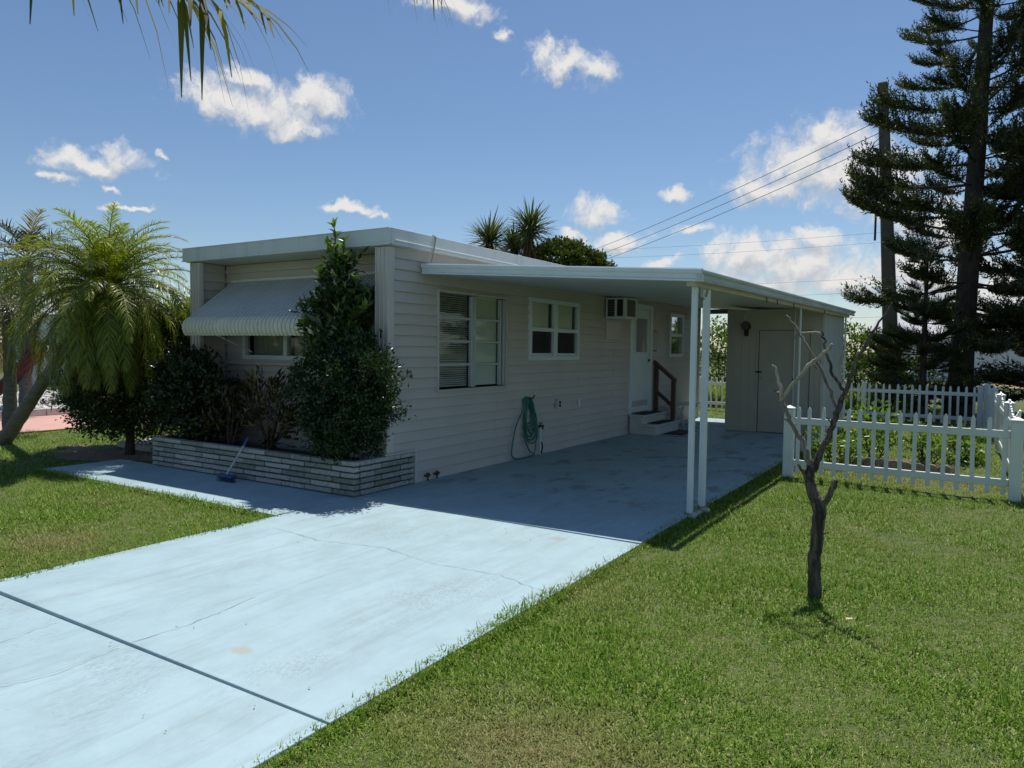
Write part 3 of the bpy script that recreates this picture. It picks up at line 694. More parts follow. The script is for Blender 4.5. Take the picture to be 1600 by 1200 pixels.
# window air conditioner
ac = empty('air_conditioner', (-5.3, 12.1, 2.17), 'white window air conditioner sticking out beside the door', 'air conditioner')
def aircon():
    x0, x1, y0, y1, z0, z1 = WX+.02, -5.12, 11.87, 12.42, 2.17, 2.54
    mb = MB(); mb.box(x0, x1-.02, y0+.03, y1-.03, z0+.03, z1-.03); mb.build('core', DARKGAP, ac)
    mb = MB()
    mb.box(x0, x1, y0, y1, z1-.028, z1); mb.box(x0, x1, y0, y1, z0, z0+.045)
    for (xa, xb) in ((x0, x0+.03), (x0+.17, x0+.21), (x1-.05, x1)): mb.box(xa, xb, y0, y0+.028, z0+.046, z1-.029); mb.box(xa, xb, y1-.028, y1, z0+.046, z1-.029)
    for (ya, yb) in ((y0+.029, y0+.07), (y1-.07, y1-.029)): mb.box(x1-.018, x1-.001, ya, yb, z0+.046, z1-.029)
    mb.build('case', WHITE, ac, bevel=.004)
    for k in range(9):
        z = z0+.065+k*.03
        mb = MB(); mb.box(x0+.031, x0+.168, y0+.006, y0+.027, z, z+.006); mb.build('louver', METAL, ac)
    for k in range(7):
        y = y0+.10+k*.055
        mb = MB(); mb.box(x1-.016, x1-.005, y, y+.012, z0+.046, z1-.029); mb.build('grille_bar', mat('coil_grey', (.3, .28, .24), .6), ac)
aircon()

# ------------------------------------------------------------------ carport
cp = empty('carport', (-3.8, 11, 0), 'white metal carport roof on slim posts along the home', 'carport')
def rz(x, y): return 2.37+.20*(-2.15-x)/3.35+.0155*(y-6.72)
def carport():
    xa, xb = WX+.03, -2.20; npan = 36; L_ = 10.75/npan
    mb = MB(); y0 = 0; y1 = L_-.006
    for (z0, z1) in ((-.075, -.012),):
        vs = []
        for (x, y) in ((xa, y0), (xb, y0), (xb, y1), (xa, y1)): vs.append((x, y, rz(x, 6.72+y)+z0))
        for (x, y) in ((xa, y0), (xb, y0), (xb, y1), (xa, y1)): vs.append((x, y, rz(x, 6.72+y)+z1))
        mb.add(vs, [(3,2,1,0),(4,5,6,7),(0,1,5,4),(1,2,6,5),(2,3,7,6),(3,0,4,7)])
    vs = []
    for z1 in (-.0119, .02):
        for (x, y) in ((xa, y0), (xb, y0), (xb, y0+.03), (xa, y0+.03)): vs.append((x, y, rz(x, 6.72+y)+z1))
    mb.add(vs, [(3,2,1,0),(4,5,6,7),(0,1,5,4),(1,2,6,5),(2,3,7,6),(3,0,4,7)])
    pl = cp.location
    mb.v = [(x-pl.x, y-pl.y, z-pl.z) for x, y, z in mb.v]
    me = mb.mesh('roof_pan', SOFFIT)
    for k in range(npan): link('roof_pan', me, cp, (0, 6.75+k*L_, .0155*(.03+k*L_)))
    # front gutter beam: profile in y,z extruded along x with the fall of the roof
    prof = [(.03, -.12), (-.015, -.12), (-.02, -.105), (-.008, -.095), (-.008, -.055), (-.03, -.045), (-.03, -.012), (-.022, 0.0), (.03, 0.0)]
    mb = MB(); n = len(prof)
    vs = [(WX+.03, 6.715+y, rz(WX, 6.72)+.03+z) for y, z in prof]+[(-2.125, 6.715+y, rz(-2.15, 6.72)+.01+z) for y, z in prof]
    mb.add(vs, [tuple(range(n)), tuple(range(2*n-1, n-1, -1))]+[(i+n, (i+1) % n+n, (i+1) % n, i) for i in range(n)])
    mb.build('front_gutter', WHITE, cp)
    xg = -2.145
    vs = []; seg = 12
    prof2 = [(-.03, -.105), (.012, -.105), (.018, -.09), (.008, -.08), (.008, -.045), (.032, -.03), (.032, -.006), (.024, .004), (-.03, .004)]
    for k in range(seg+1):
        y = 6.69+k*(17.55-6.69)/seg; sag = .0
        vs += [(xg+x, y, rz(-2.15, y)+z+sag) for x, z in prof2]
    mb = MB(); fs = [tuple(range(n-1, -1, -1)), tuple(range(seg*n, (seg+1)*n))]
    for k in range(seg): fs += [(k*n+i, k*n+(i+1) % n, (k+1)*n+(i+1) % n, (k+1)*n+i) for i in range(n)]
    mb.add(vs, fs); mb.build('side_gutter', mat('grey_white_gutter', (.55, .60, .60), .45, col2=(.4, .43, .42), scale=6, stretch=(2, .3, 2)), cp)
    mb = MB(); vs = []
    for y in (6.80, 17.45):
        for (x, z) in ((-2.31, -.15), (-2.225, -.15), (-2.225, -.079), (-2.31, -.079)): vs.append((x, y, rz(-2.26, y)+z))
    mb.add(vs, [(0,1,2,3),(7,6,5,4)]+[(i+4, (i+1) % 4+4, (i+1) % 4, i) for i in range(4)]); mb.build('side_beam', mat('cream_beam', (.5, .46, .37), .6, var=.1), cp)
    mb = MB(); mb.box(WX+.03, -4.2, 17.40, 17.48, 2.52, 2.63); mb.build('rear_beam', mat('dark_beam', (.12, .12, .12), .7), cp)
    for (x, y, w_, nm) in ((-2.265, 6.93, .026, 'post'), (-2.265, 7.31, .031, 'post'), (-2.265, 12.2, .014, 'post'), (-2.265, 17.2, .018, 'post')):
        mb = MB(); top = rz(-2.26, y)-.151
        mb.box(x-w_, x+w_, y-w_, y+w_, .006, top)
        if w_ > .025:
            for s_ in (-1, 1): mb.box(x-.006, x+.006, y+s_*w_-.003, y+s_*w_+.003, .006, top); mb.box(x+s_*w_-.003, x+s_*w_+.003, y-.006, y+.006, .006, top)
        p = mb.build(nm, WHITE, cp, bevel=.005)
        if w_ > .025:
            mb = MB(); mb.box(x-w_-.02, x+w_+.02, y-w_-.01, y+w_+.01, .005, .012); mb.build('base_plate', METAL, p)
    mb = MB(); mb.tube([(-2.20, 7.12, 2.22), (-2.22, 7.13, 2.15), (-2.23, 7.16, 2.17)], .012, 6); mb.tube([(-2.24, 7.05, 2.24), (-2.24, 7.05, 2.14), (-2.22, 7.08, 2.12)], .012, 6); mb.build('bracket', METAL, cp)
    for k, y in enumerate((9.6, 10.2, 11.3, 14.0)):
        mb = MB(); zz = rz(-2.2, y)-.11; mb.tube([(-2.2, y, zz), (-2.2, y+.01, zz-.05), (-2.19, y+.03, zz-.06)], .007, 5); mb.build('hook', BRASS, cp)
carport()
mb = MB(); mb.box(-2.235, -2.18, 6.80, 7.08, -.02, .02); mb.build('splash_block', CONC, bevel=.012, seg=2)
tag(bpy.data.objects['splash_block'], 'pale concrete block lying in the grass at the front carport post', 'block')
mb = MB(); mb.box(-2.225, -2.14, 7.12, 7.22, -.02, .03); o = mb.build('stone', CONC, bevel=.03, seg=3); tag(o, 'small grey stone at the foot of the second carport post', 'stone')

# ------------------------------------------------------------------ utility shed
sh = empty('utility_shed', (-3.25, 16.2, 0), 'tan panelled utility shed at the far end of the carport', 'shed')
def shed():
    x0, x1, y0, y1 = -4.18, -2.33, 14.9, 17.45
    mb = MB(); mb.box(x0+.03, x1-.03, y0+.03, y1, .008, 2.44); mb.build('core', mat('shed_core', (.22, .2, .165), .9), sh)
    n = 12; dx0, dx1 = -3.53, -2.58
    for k in range(n):
        a = x0+(x1-x0)*k/n; b = x0+(x1-x0)*(k+1)/n
        mb = MB()
        for (p, q, r, s) in cut_rects(a+.001, b-.001, .01, 2.50, [(dx0-.05, dx1+.05, 0, 2.06)]): mb.box(p, q, y0, y0+.028, r, min(s, 2.46))
        if mb.v: mb.build('wall_panel', SHEDM, sh, bevel=.0012)
    for k in range(8):
        a = y0+.03+(y1-y0-.03)*k/8; b = y0+.03+(y1-y0-.03)*(k+1)/8
        mb = MB(); mb.box(x1-.028, x1, a+.002, b-.002, .01, 2.46); mb.build('wall_panel', mat('grey_shed_panel', (.42, .43, .41), .6, var=.06), sh, bevel=.003)
    for k in range(6):
        a = y0+.03+(y1-y0-.03)*k/6; b = y0+.03+(y1-y0-.03)*(k+1)/6
        mb = MB(); mb.box(x0, x0+.028, a+.002, b-.002, .01, 2.46); mb.build('wall_panel', SHEDM, sh)
    mb = MB(); mb.box(x1-.04, x1+.012, y0-.012, y0-.001, .01, 2.46); mb.build('corner_trim', TRIM, sh)
    mb = MB()
    for r in ((dx0-.05, dx0-.012, .012, 2.05), (dx1+.012, dx1+.05, .012, 2.05), (dx0-.05, dx1+.05, 2.052, 2.075)): mb.box(r[0], r[1], y0-.012, y0-.001, r[2], r[3])
    mb.build('door_frame', SHEDM, sh, bevel=.003)
    mb = MB(); mb.box(dx0, dx1, y0+.004, y0+.028, .02, 2.04); d_ = mb.build('door', mat('shed_door', (.44, .41, .345), .6, var=.08, scale=2), sh, bevel=.004)
    mb = MB(); mb.box(dx0-.06, dx0+.06, y0-.02, y0-.012, 1.20, 1.23); mb.build('hasp', BLACK, d_)
    mb = MB(); mb.tube([(dx0+.04, y0+.003, 1.08), (dx0+.04, y0-.05, 1.08)], .025, 10); mb.build('handle', METAL, d_)
    mb = MB(); mb.tube([(-2.86, y0-.03, .02), (-2.86, y0-.03, 2.46)], .010, 8); mb.build('conduit', WHITE, sh)
    mb = MB(); mb.box(x0+.35, x0+.37, y0-.01, y0-.001, 2.25, 2.35); mb.build('hook', WHITE, sh)
shed()
lt = empty('wall_light', (-3.77, 14.88, 2.1), 'black bulkhead wall light on the tan shed beside its door', 'wall light')
mb = MB(); mb.tube([(-3.77, 14.897, 2.12), (-3.77, 14.86, 2.12)], .07, 14); mb.tube([(-3.77, 14.86, 2.13), (-3.77, 14.76, 2.13)], [.05, .09], 14); mb.build('housing', BLACK, lt, smooth=False)
mb = MB(); mb.tube([(-3.77, 14.82, 2.05), (-3.765, 14.80, 1.93)], [.05, .04], 12); mb.build('sensor', BLACK, lt)
mb = MB(); mb.tube([(-3.77, 14.80, 2.13), (-3.77, 14.755, 2.13)], [.06, .075], 14); mb.build('lens', mat('dark_lens', (.06, .06, .06), .2), lt)

# ------------------------------------------------------------------ steps, rail, mats, bench
stp = empty('entrance_steps', (-5.2, 13.6, 0), 'painted concrete double step in front of the white door', 'steps')
mb = MB(); mb.box(WX+.03, -5.23, 13.03, 14.36, .004, .325); mb.build('riser', PALECONC, stp, bevel=.006)
mb = MB(); mb.box(-5.229, -4.97, 13.03, 14.36, .004, .155); mb.build('riser', PALECONC, stp, bevel=.006)
mb = MB(); mb.box(WX+.03, -5.20, 13.00, 14.38, .327, .368); mb.build('tread', PALECONC, stp, bevel=.012, seg=2)
mb = MB(); mb.box(-5.226, -4.93, 13.00, 14.38, .157, .198); mb.build('tread', PALECONC, stp, bevel=.012, seg=2)
for (x0, x1, y0, y1, z, lab) in ((-5.47, -5.24, 13.20, 14.12, .370, 'black rubber mat on the upper step'), (-5.21, -4.98, 13.25, 14.15, .20, 'black rubber mat on the lower step'), (-4.92, -4.55, 13.35, 14.25, .006, 'black door mat on the floor before the steps')):
    mt_ = empty('rubber_mat', ((x0+x1)/2, (y0+y1)/2, z), lab, 'mat')
    mb = MB(); mb.box(x0, x1, y0, y1, z, z+.008); mb.build('backing', BLACK, mt_)
    for k in range(5):
        a = x0+.02+(x1-x0-.04)*k/5; mb = MB(); mb.box(a, a+(x1-x0-.04)/5-.012, y0+.02, y1-.02, z+.009, z+.014); mb.build('rib', BLACK, mt_)
hr = empty('handrail', (-5.25, 14.3, .2), 'dark brown wooden handrail on the far side of the steps', 'handrail')
mb = MB(); mb.box(-5.49, -5.41, 14.27, 14.35, .37, 1.36); mb.build('post', BROWNW, hr, bevel=.004)
mb = MB(); mb.box(-5.12, -5.04, 14.27, 14.35, .20, 1.00); mb.build('post', BROWNW, hr, bevel=.004)
for (za, zb) in ((1.42, 1.04), (.86, .48)):
    mb = MB(); xa, xb = -5.495 if za > 1 else -5.405, -5.03 if za > 1 else -5.125
    y0_, y1_ = (14.255, 14.365) if za > 1 else (14.28, 14.34)
    fa = za-(za-zb)*(xa+5.495)/.465; fb = za-(za-zb)*(xb+5.495)/.465
    mb.prism([(xa, y0_, fa-.09), (xb, y0_, fb-.09), (xb, y0_, fb), (xa, y0_, fa)], (0, y0_, 0), (0, y1_, 0)); mb.build('rail', BROWNW, hr, bevel=.004)
bn = empty('plant_bench', (-5.25, 15.3, 0), 'low white ornamental bench against the siding past the handrail', 'bench')
mb = MB(); mb.box(-5.42, -5.05, 14.6, 16.1, .43, .46); mb.build('top', WHITE, bn, bevel=.006)
for s_, y in ((1, 14.75), (-1, 15.95)):
    for x in (-5.38, -5.10):
        mb = MB(); P = [(x, y, .43), (x, y+s_*.13, .36), (x, y+s_*.24, .22), (x, y+s_*.28, .006)]; mb.tube(P, .018, 6); mb.build('leg', WHITE, bn)
mb = MB()
for k in range(9):
    y = 15.0+k*.09; mb.tube([(-5.40, y, .01), (-5.40, y, .16+.05*sin(k*1.2))], .012, 5)
mb.tube([(-5.40, 14.95, .19), (-5.40, 15.8, .19)], .012, 5); mb.build('scroll_panel', WHITE, bn)

# ------------------------------------------------------------------ planter
pl = empty('brick_planter', (-7.3, 6.0, 0), 'long raised planter of grey slump blocks along the front wall', 'planter')
def planter():
    xL, xR, yF, yE = -9.16, -5.47, 5.58, 6.58; H_ = .385; rows = 6; rh = H_/rows
    mb = MB(); mb.box(xL+.02, xR-.02, yF+.02, yF+.12, .004, H_-.01); mb.box(xR-.12, xR-.02, yF+.121, yE-.02, .004, H_-.01); mb.box(xL+.02, xL+.12, yF+.121, FY-.03, .004, H_-.01)
    mb.build('mortar_core', MORTAR, pl)
    mb = MB(); mb.box(xL+.121, xR-.121, yF+.121, FY-.02, .005, H_-.06); mb.build('soil', SOIL, pl)
    me = {}
    def brick(lx, ly):
        key = (round(lx, 3), round(ly, 3), random.randrange(3))
        if key not in me:
            bm = bmesh.new(); bmesh.ops.create_cube(bm, size=1)
            for v in bm.verts: v.co = Vector((v.co.x*lx, v.co.y*ly, v.co.z*(rh-.016)))
            bmesh.ops.bevel(bm, geom=bm.edges[:], offset=.007, segments=1, affect='EDGES')
            for v in bm.verts: v.co += Vector((random.gauss(0, .002), random.gauss(0, .002), random.gauss(0, .0012)))
            m_ = bpy.data.meshes.new('brick'); bm.to_mesh(m_); bm.free(); m_.materials.append(BRICK); me[key] = m_
        return me[key]
    def put(x, y, r, lx, ly):
        o = link('brick', brick(lx, ly), pl); z = .004+rh*(r+.5)
        o.location = Vector((x, y, z))-pl.location; return o
    lens = (.34, .46, .38, .43)
    for r in range(rows):
        x = xR; first = True; k = r*3
        while x > xL+.05:
            l = lens[(k*7+r*5) % 4]*(.55 if first and r % 2 else 1); first = False; k += 1
            l = min(l, x-xL)
            if x-l-xL < .1: l = x-xL
            put(x-l/2, yF+.045+random.gauss(0, .003), r, l-.012, .09); x -= l
        y = yF+.094; k = r
        while y < yE-.02:
            l = lens[(k*5+r) % 4]*(.6 if r % 2 and y < yF+.1 else 1); k += 1; l = min(l, yE-y)
            if yE-y-l < .1: l = yE-y
            put(xR-.045+random.gauss(0, .003), y+l/2, r, .09, l-.012); y += l
        put(xL+.045, yF+.094+.21, r, .09, .40)
    mb = MB(); mb.box(xR-.10, xR+.004, yE+.002, yE+.03, .006, H_+.01); mb.build('end_trim', TRIM, pl, bevel=.003)
    mb = MB(); mb.box(WX+.024, xR-.0, yE-.5, yE+.03, H_+.0, H_+.02); mb.build('end_trim', TRIM, pl, bevel=.003)
planter()
# broom
br = empty('push_broom', (-7.36, 5.40, 0), 'blue headed push broom leaning on the grey block planter', 'broom')
BLUE = mat('blue_bristle', (.035, .07, .20), .6, var=.2, scale=20)
mb = MB(); mb.box(-7.50, -7.22, 5.36, 5.43, .05, .085); mb.build('head', BLUE, br, bevel=.008)
V, F = strips(np.stack([rng.uniform(-7.50, -7.22, 700), rng.uniform(5.355, 5.435, 700), np.full(700, .055)], 1), np.stack([rng.normal(0, .12, 700), rng.normal(0, .12, 700), -np.ones(700)], 1), np.array([.3, .9, .1]), .06, .004, 0., 2)
o = link('bristles', arr_mesh('bristles', V-np.array(br.location), F, BLUE), br); o['kind'] = 'stuff'
mb = MB(); mb.tube([(-7.36, 5.40, .08), (-7.22, 5.535, .42)], .012, 8); mb.build('handle', mat('grey_handle', (.42, .44, .46), .4), br)
mb = MB(); mb.tube([(-7.22, 5.535, .42), (-7.185, 5.57, .52)], .015, 8); mb.build('grip', BLUE, br)

# ------------------------------------------------------------------ picket fences
def picket_mesh(w, t, h, nm='picket'):
    mb = MB(); mb.prism([(-w/2, -t/2, 0), (w/2, -t/2, 0), (w/2, -t/2, h-.05), (w*.28, -t/2, h-.012), (0, -t/2, h), (-w*.28, -t/2, h-.012), (-w/2, -t/2, h-.05)], (0, -t/2, 0), (0, t/2, 0))
    return mb.mesh(nm, FENCEM)
def post_obj(parent, p, w, h, capm=FENCEM):
    mb = MB(); x, y = p; mb.box(x-w/2, x+w/2, y-w/2, y+w/2, -.03, h); o = mb.build('post', FENCEM, parent, bevel=.005)
    mb = MB(); e = w/2+.008; mb.box(x-e, x+e, y-e, y+e, h+.0015, h+.018)
    mb.add([(x-e+.004, y-e+.004, h+.0185), (x+e-.004, y-e+.004, h+.0185), (x+e-.004, y+e-.004, h+.0185), (x-e+.004, y+e-.004, h+.0185), (x, y, h+.052)], [(0,1,4),(1,2,4),(2,3,4),(3,0,4)])
    mb.build('post_cap', FENCEM, o)
def fence(name, label, pts, n_per, h, posth, pw=.045, postw=.12, rails=(.17, .72), scallop=0., skip_posts=(), group='white picket fences of the garden'):
    c0 = np.mean(np.array(pts), 0); t = empty(name, (c0[0], c0[1], 0), label, 'fence', group)
    for i, p in enumerate(pts):
        if i not in skip_posts: post_obj(t, p, postw, posth)
    pm = {}
    for a, b in zip(pts[:-1], pts[1:]):
        a = np.array(a); b = np.array(b); L_ = np.linalg.norm(b-a); u = (b-a)/L_; an = math.atan2(u[1], u[0])
        for z in rails:
            mb = MB(); mb.box(postw/2, L_-postw/2, -.022, .022, z-.042, z+.042)
            mid = link('rail', mb.mesh('rail', FENCEM), t); mid.location = Vector((a[0], a[1], 0))-t.location; mid.rotation_euler.z = an
            bv = mid.modifiers.new('bevel', 'BEVEL'); bv.width = .006; bv.segments = 2
        for k in range(n_per):
            s = (k+.75)/(n_per+.5); hh = round(h-scallop*sin(pi*s), 2)
            if hh not in pm: pm[hh] = picket_mesh(pw, .02, hh)
            o = link('picket', pm[hh], t); q = a+u*L_*s+np.array([u[1], -u[0]])*.0
            o.location = Vector((q[0], q[1], .04+random.gauss(0, .005)))-t.location; o.rotation_euler.z = an; o.rotation_euler.y = random.gauss(0, .008)
    return t
fence('picket_fence', 'white picket fence panel behind the bare dead tree', [(-1.94, 9.92), (.50, 9.80)], 16, .87, .87)
fence('picket_fence', 'white scalloped picket fence running back at the right edge', [(.53, 9.80+.13), (.52, 12.2), (.50, 14.6), (.47, 17.0), (.40, 19.15)], 16, .98, .93, pw=.075, scallop=.18, skip_posts=(0,))
fence('picket_fence', 'shaded white picket fence along the back of the garden', [(.28, 19.2), (-2.1, 19.45), (-4.6, 19.9), (-7.2, 20.4)], 15, .86, .88, pw=.05, postw=.11)

# ------------------------------------------------------------------ dead tree
dt = empty('dead_tree', (-.81, 5.14, 0), 'small leafless dead tree with bleached branches on the right lawn', 'tree')
def limb(pts, r0, r1, name, m_, sub=5, wob=.008, n=9, jit=.12):
    P = np.array(pts, float); T = np.linspace(0, len(P)-1, (len(P)-1)*sub+1)
    Q = np.stack([np.interp(T, range(len(P)), P[:, i]) for i in range(3)], 1)
    Q[1:-1] = (Q[:-2]+2*Q[1:-1]+Q[2:])/4; Q[1:-1] += rng.normal(0, wob, Q[1:-1].shape)
    r0 = [v*(.72 if name != 'trunk' else .80) for v in r0]
    wob *= .35
    R_ = np.interp(T, [0, len(P)-1], [r0, r1]) if not hasattr(r0, '__len__') else np.interp(T, range(len(P)), r0)
    mb = MB(); mb.tube(Q, list(R_), n, True, jit); return mb.build(name, m_, dt, smooth=True)
Y_ = 5.14
tr = limb([(-.81, Y_, -.05), (-.815, Y_, .1), (-.82, Y_, .24), (-.80, Y_, .45), (-.80, Y_, .57), (-.84, Y_, .66), (-.87, Y_, .75), (-.855, Y_, .85)], [.060, .052, .050, .052, .056, .046, .042, .038], None, 'trunk', DEADW, 5, .003, 14, .14)
limb([(-.80, Y_, .56), (-.74, Y_-.03, .66), (-.695, Y_-.05, .78)], [.034, .027, .023], None, 'broken_branch', DEADW, 5, .003, 9, .35)
limb([(-.86, Y_, .72), (-.90, Y_-.03, .80), (-.935, Y_-.05, .86)], [.026, .018, .008], None, 'broken_branch', DEADW, 5, .003, 8, .35)
limb([(-.86, Y_, .82), (-.90, Y_, .96), (-.99, Y_, 1.12), (-1.05, Y_, 1.26), (-1.09, Y_, 1.33)], [.034, .027, .022, .020, .016], None, 'branch', GREYW, 6, .004)
limb([(-1.06, Y_, 1.27), (-1.07, Y_-.02, 1.38), (-1.10, Y_-.03, 1.50), (-1.12, Y_-.04, 1.52)], [.018, .016, .011, .004], None, 'branch', DEADP, 5, .004)
limb([(-1.06, Y_, 1.28), (-.98, Y_-.03, 1.40), (-.88, Y_-.05, 1.52), (-.80, Y_-.06, 1.59), (-.74, Y_-.07, 1.66)], [.016, .016, .017, .017, .015], None, 'branch', DEADP, 5, .004)
limb([(-.845, Y_, .82), (-.80, Y_+.02, .96), (-.74, Y_+.03, 1.12), (-.70, Y_+.04, 1.26), (-.66, Y_+.05, 1.40), (-.60, Y_+.06, 1.60), (-.50, Y_+.07, 1.78), (-.42, Y_+.08, 1.93)], [.034, .030, .028, .026, .020, .016, .011, .005], None, 'branch', DEADW, 5, .004)
limb([(-.71, Y_+.04, 1.22), (-.76, Y_+.06, 1.34), (-.84, Y_+.08, 1.52), (-.94, Y_+.10, 1.68), (-1.02, Y_+.11, 1.80), (-1.07, Y_+.12, 1.86)], [.018, .016, .014, .013, .011, .005], None, 'branch', GREYW, 5, .004)
limb([(-.68, Y_+.04, 1.36), (-.74, Y_+.02, 1.46), (-.78, Y_, 1.58), (-.80, Y_-.02, 1.68), (-.82, Y_-.02, 1.75)], [.016, .014, .013, .011, .007], None, 'branch', DEADW, 5, .004)
limb([(-.815, Y_-.02, 1.735), (-.88, Y_-.03, 1.74), (-.945, Y_-.04, 1.735)], [.009, .009, .006], None, 'twig', DEADP, 4, .002, 7)
limb([(-.67, Y_+.04, 1.40), (-.715, Y_+.03, 1.50), (-.70, Y_+.02, 1.58), (-.665, Y_+.01, 1.62)], [.007, .006, .005, .003], None, 'twig', DEADP, 4, .003, 6)
for (x, z, dx, dz) in ((-.78, 1.02, .045, .02), (-.74, 1.15, -.035, .03), (-1.0, 1.14, -.04, .015), (-.845, .72, .05, .02), (-.835, .30, .05, .012), (-.77, .40, .04, .02), (-.69, 1.30, .045, .03), (-.52, 1.75, .05, .02), (-.98, 1.40, -.02, .05), (-.86, 1.53, .02, -.035), (-.94, 1.04, .05, .03), (-.985, 1.70, .03, .05), (-.79, 1.62, .04, .03), (-1.06, 1.30, -.05, .05)):
    limb([(x, Y_, z), (x+dx*.6, Y_-.01, z+dz*.6), (x+dx, Y_-.02, z+dz)], [.008, .006, .003], None, 'twig', DEADW, 3, .002, 6)

# ------------------------------------------------------------------ shrubs
def shrub(name, label, cat, base, ells, n, ll, lw, m_, stems=7, clumps=60, spread=.10, group=None, stem_r=.015, shell=.55, updir=.35, trunk=None, bark=TWIG, stemstart=0.):
    """ells: (cx,cy,cz,rx,ry,rz) world; leaves gather in clumps near the surface of the ellipsoids"""
    t = empty(name, base, label, cat, group); base = np.array(base, float)
    vol = np.array([e[3]*e[4]+e[4]*e[5]+e[3]*e[5] for e in ells]); cnt = np.maximum(3, (clumps*vol/vol.sum()).astype(int))
    CC = []; CN = []
    for e, k in zip(ells, cnt):
        d = rand_dirs(k); r = shell+(1-shell)*rng.random((k, 1))**.6; r *= 1+rng.normal(0, .07 if shell < .85 else .025, (k, 1))
        c = np.array(e[:3])+d*r*np.array(e[3:]); CC.append(c); CN.append(norm(d/np.array(e[3:])))
    CC = np.concatenate(CC); CN = np.concatenate(CN); ok = CC[:, 2] > base[2]+.03; CC = CC[ok]; CN = CN[ok]
    ci = rng.integers(0, len(CC), n); P = CC[ci]+rng.normal(0, spread, (n, 3))*np.array([1, 1, .8])
    D = norm(CN[ci]*.7+rand_dirs(n)*.8+np.array([0, 0, updir])); Nn = norm(rand_dirs(n)*.6+CN[ci]*.5+np.array([0, 0, .8]))
    P[:, 2] = np.maximum(P[:, 2], base[2]+.02)
    V, F = leaf_arrays(P-base, D, Nn, rng.uniform(.7, 1.25, n)*ll, rng.uniform(.75, 1.2, n)*lw)
    link('crown', arr_mesh('crown', V, F, m_), t)
    top = base
    if trunk:
        mb = MB(); h, r = trunk; mb.tube([base+(0, 0, -.04), base+(.02, 0, h*.5), base+(0, .02, h)], [r*1.2, r, r*.8], 9, True, .2); mb.build('trunk', bark, t, smooth=True); top = base+np.array((0, .02, h-.02))
    mb = MB(); pick = rng.choice(len(CC), min(stems, len(CC)), replace=False)
    for i in pick:
        a = top+np.array([rng.normal(0, .02), rng.normal(0, .02), 0]); b_ = CC[i]; mid = (a+b_)/2+np.array([0, 0, .08])+rng.normal(0, .03, 3)
        mb.tube([a, mid, b_], [stem_r, stem_r*.7, stem_r*.3], 5)
    mb.build('stems', bark, t)
    return t
G_DARK = leaf_mat('dark_glossy_leaf', [(.018, .035, .010), (.03, .055, .014), (.05, .085, .02)], .28, .2)
G_TALL = leaf_mat('tall_shrub_leaf', [(.025, .05, .012), (.045, .08, .018), (.075, .12, .025)], .25, .3)
G_MID = leaf_mat('mid_leaf', [(.03, .06, .012), (.06, .11, .02), (.10, .16, .03)], .32, .3)
G_BRIGHT = leaf_mat('bright_leaf', [(.07, .13, .02), (.12, .2, .03), (.2, .28, .05)], .35, .4)
G_HEDGE = leaf_mat('hedge_leaf', [(.05, .09, .018), (.10, .16, .03), (.18, .25, .05)], .4, .35)
G_CROT = leaf_mat('croton_leaf', [(.03, .012, .008), (.055, .03, .012), (.05, .06, .015), (.16, .12, .02)], .3, .25)
shrub('rounded_shrub', 'rounded glossy dark green shrub spilling over the planter corner', 'shrub', (-5.95, 5.88, .32),
      [(-5.85, 5.86, .98, .56, .46, .50), (-5.55, 5.80, 1.28, .44, .38, .38), (-6.30, 5.86, 1.16, .40, .38, .30), (-5.82, 5.78, .58, .42, .36, .32), (-5.9, 5.82, 1.45, .3, .3, .22), (-6.1, 5.8, .8, .3, .3, .25), (-5.45, 5.8, .95, .3, .3, .2)], 24000, .044, .024, G_DARK, 16, 420, .055, stem_r=.016, shell=.45)
shrub('tall_shrub', 'tall narrow leafy shrub rising past the roof in front of the awning', 'shrub', (-6.05, 5.98, .32),
      [(-6.02, 5.93, 1.90, .40, .28, .36), (-5.98, 5.88, 1.55, .46, .32, .32), (-6.06, 5.92, 2.32, .19, .16, .32), (-6.38, 5.88, 1.95, .14, .14, .14)], 2000, .115, .052, G_TALL, 18, 90, .06, stem_r=.018, shell=.2)
def leader():
    """upright bright shoots at the top of the tall shrub"""
    t = [o for o in bpy.data.objects if o.name == 'tall_shrub'][0]; b0 = np.array(t.location)
    P = []; D = []
    mb = MB()
    for (x0, z0, x1, z1, y) in ((-6.05, 2.2, -6.13, 3.02, 5.92), (-6.05, 2.3, -6.22, 2.80, 5.90), (-6.05, 2.2, -5.98, 2.82, 5.94), (-6.2, 1.8, -6.50, 2.12, 5.86), (-6.0, 1.9, -5.72, 2.35, 5.9), (-6.0, 1.8, -5.6, 2.05, 5.9), (-6.1, 2.1, -6.35, 2.45, 5.9)):
        mb.tube([(x0, 5.95, z0), ((x0+x1)/2, y, (z0+z1)/2), (x1, y, z1)], [.012, .009, .004], 5)
        for k in range(46):
            s = .15+.85*rng.random(); P.append([x0+(x1-x0)*s, 5.95+(y-5.95)*s, z0+(z1-z0)*s]); d = rand_dirs(1)[0]; d[2] = abs(d[2])*.9+.35*s; D.append(d)
    P = np.array(P); D = np.array(D)
    V, F = leaf_arrays(P-b0, D, norm(rand_dirs(len(P))*.5+np.array([0, -.2, 1])), rng.uniform(.075, .13, len(P)), rng.uniform(.035, .055, len(P)))
    link('shoots', arr_mesh('shoots', V, F, G_BRIGHT), t)['kind'] = 'stuff'; mb.build('shoot_stems', TWIG, t)
leader()
shrub('croton_plant', 'dark red and yellow croton with upright leaves mid planter', 'plant', (-7.30, 5.97, .32),
      [(-7.32, 5.95, .90, .34, .22, .40), (-7.12, 5.93, .70, .28, .2, .26)], 620, .125, .032, G_CROT, 12, 40, .06, updir=.9)
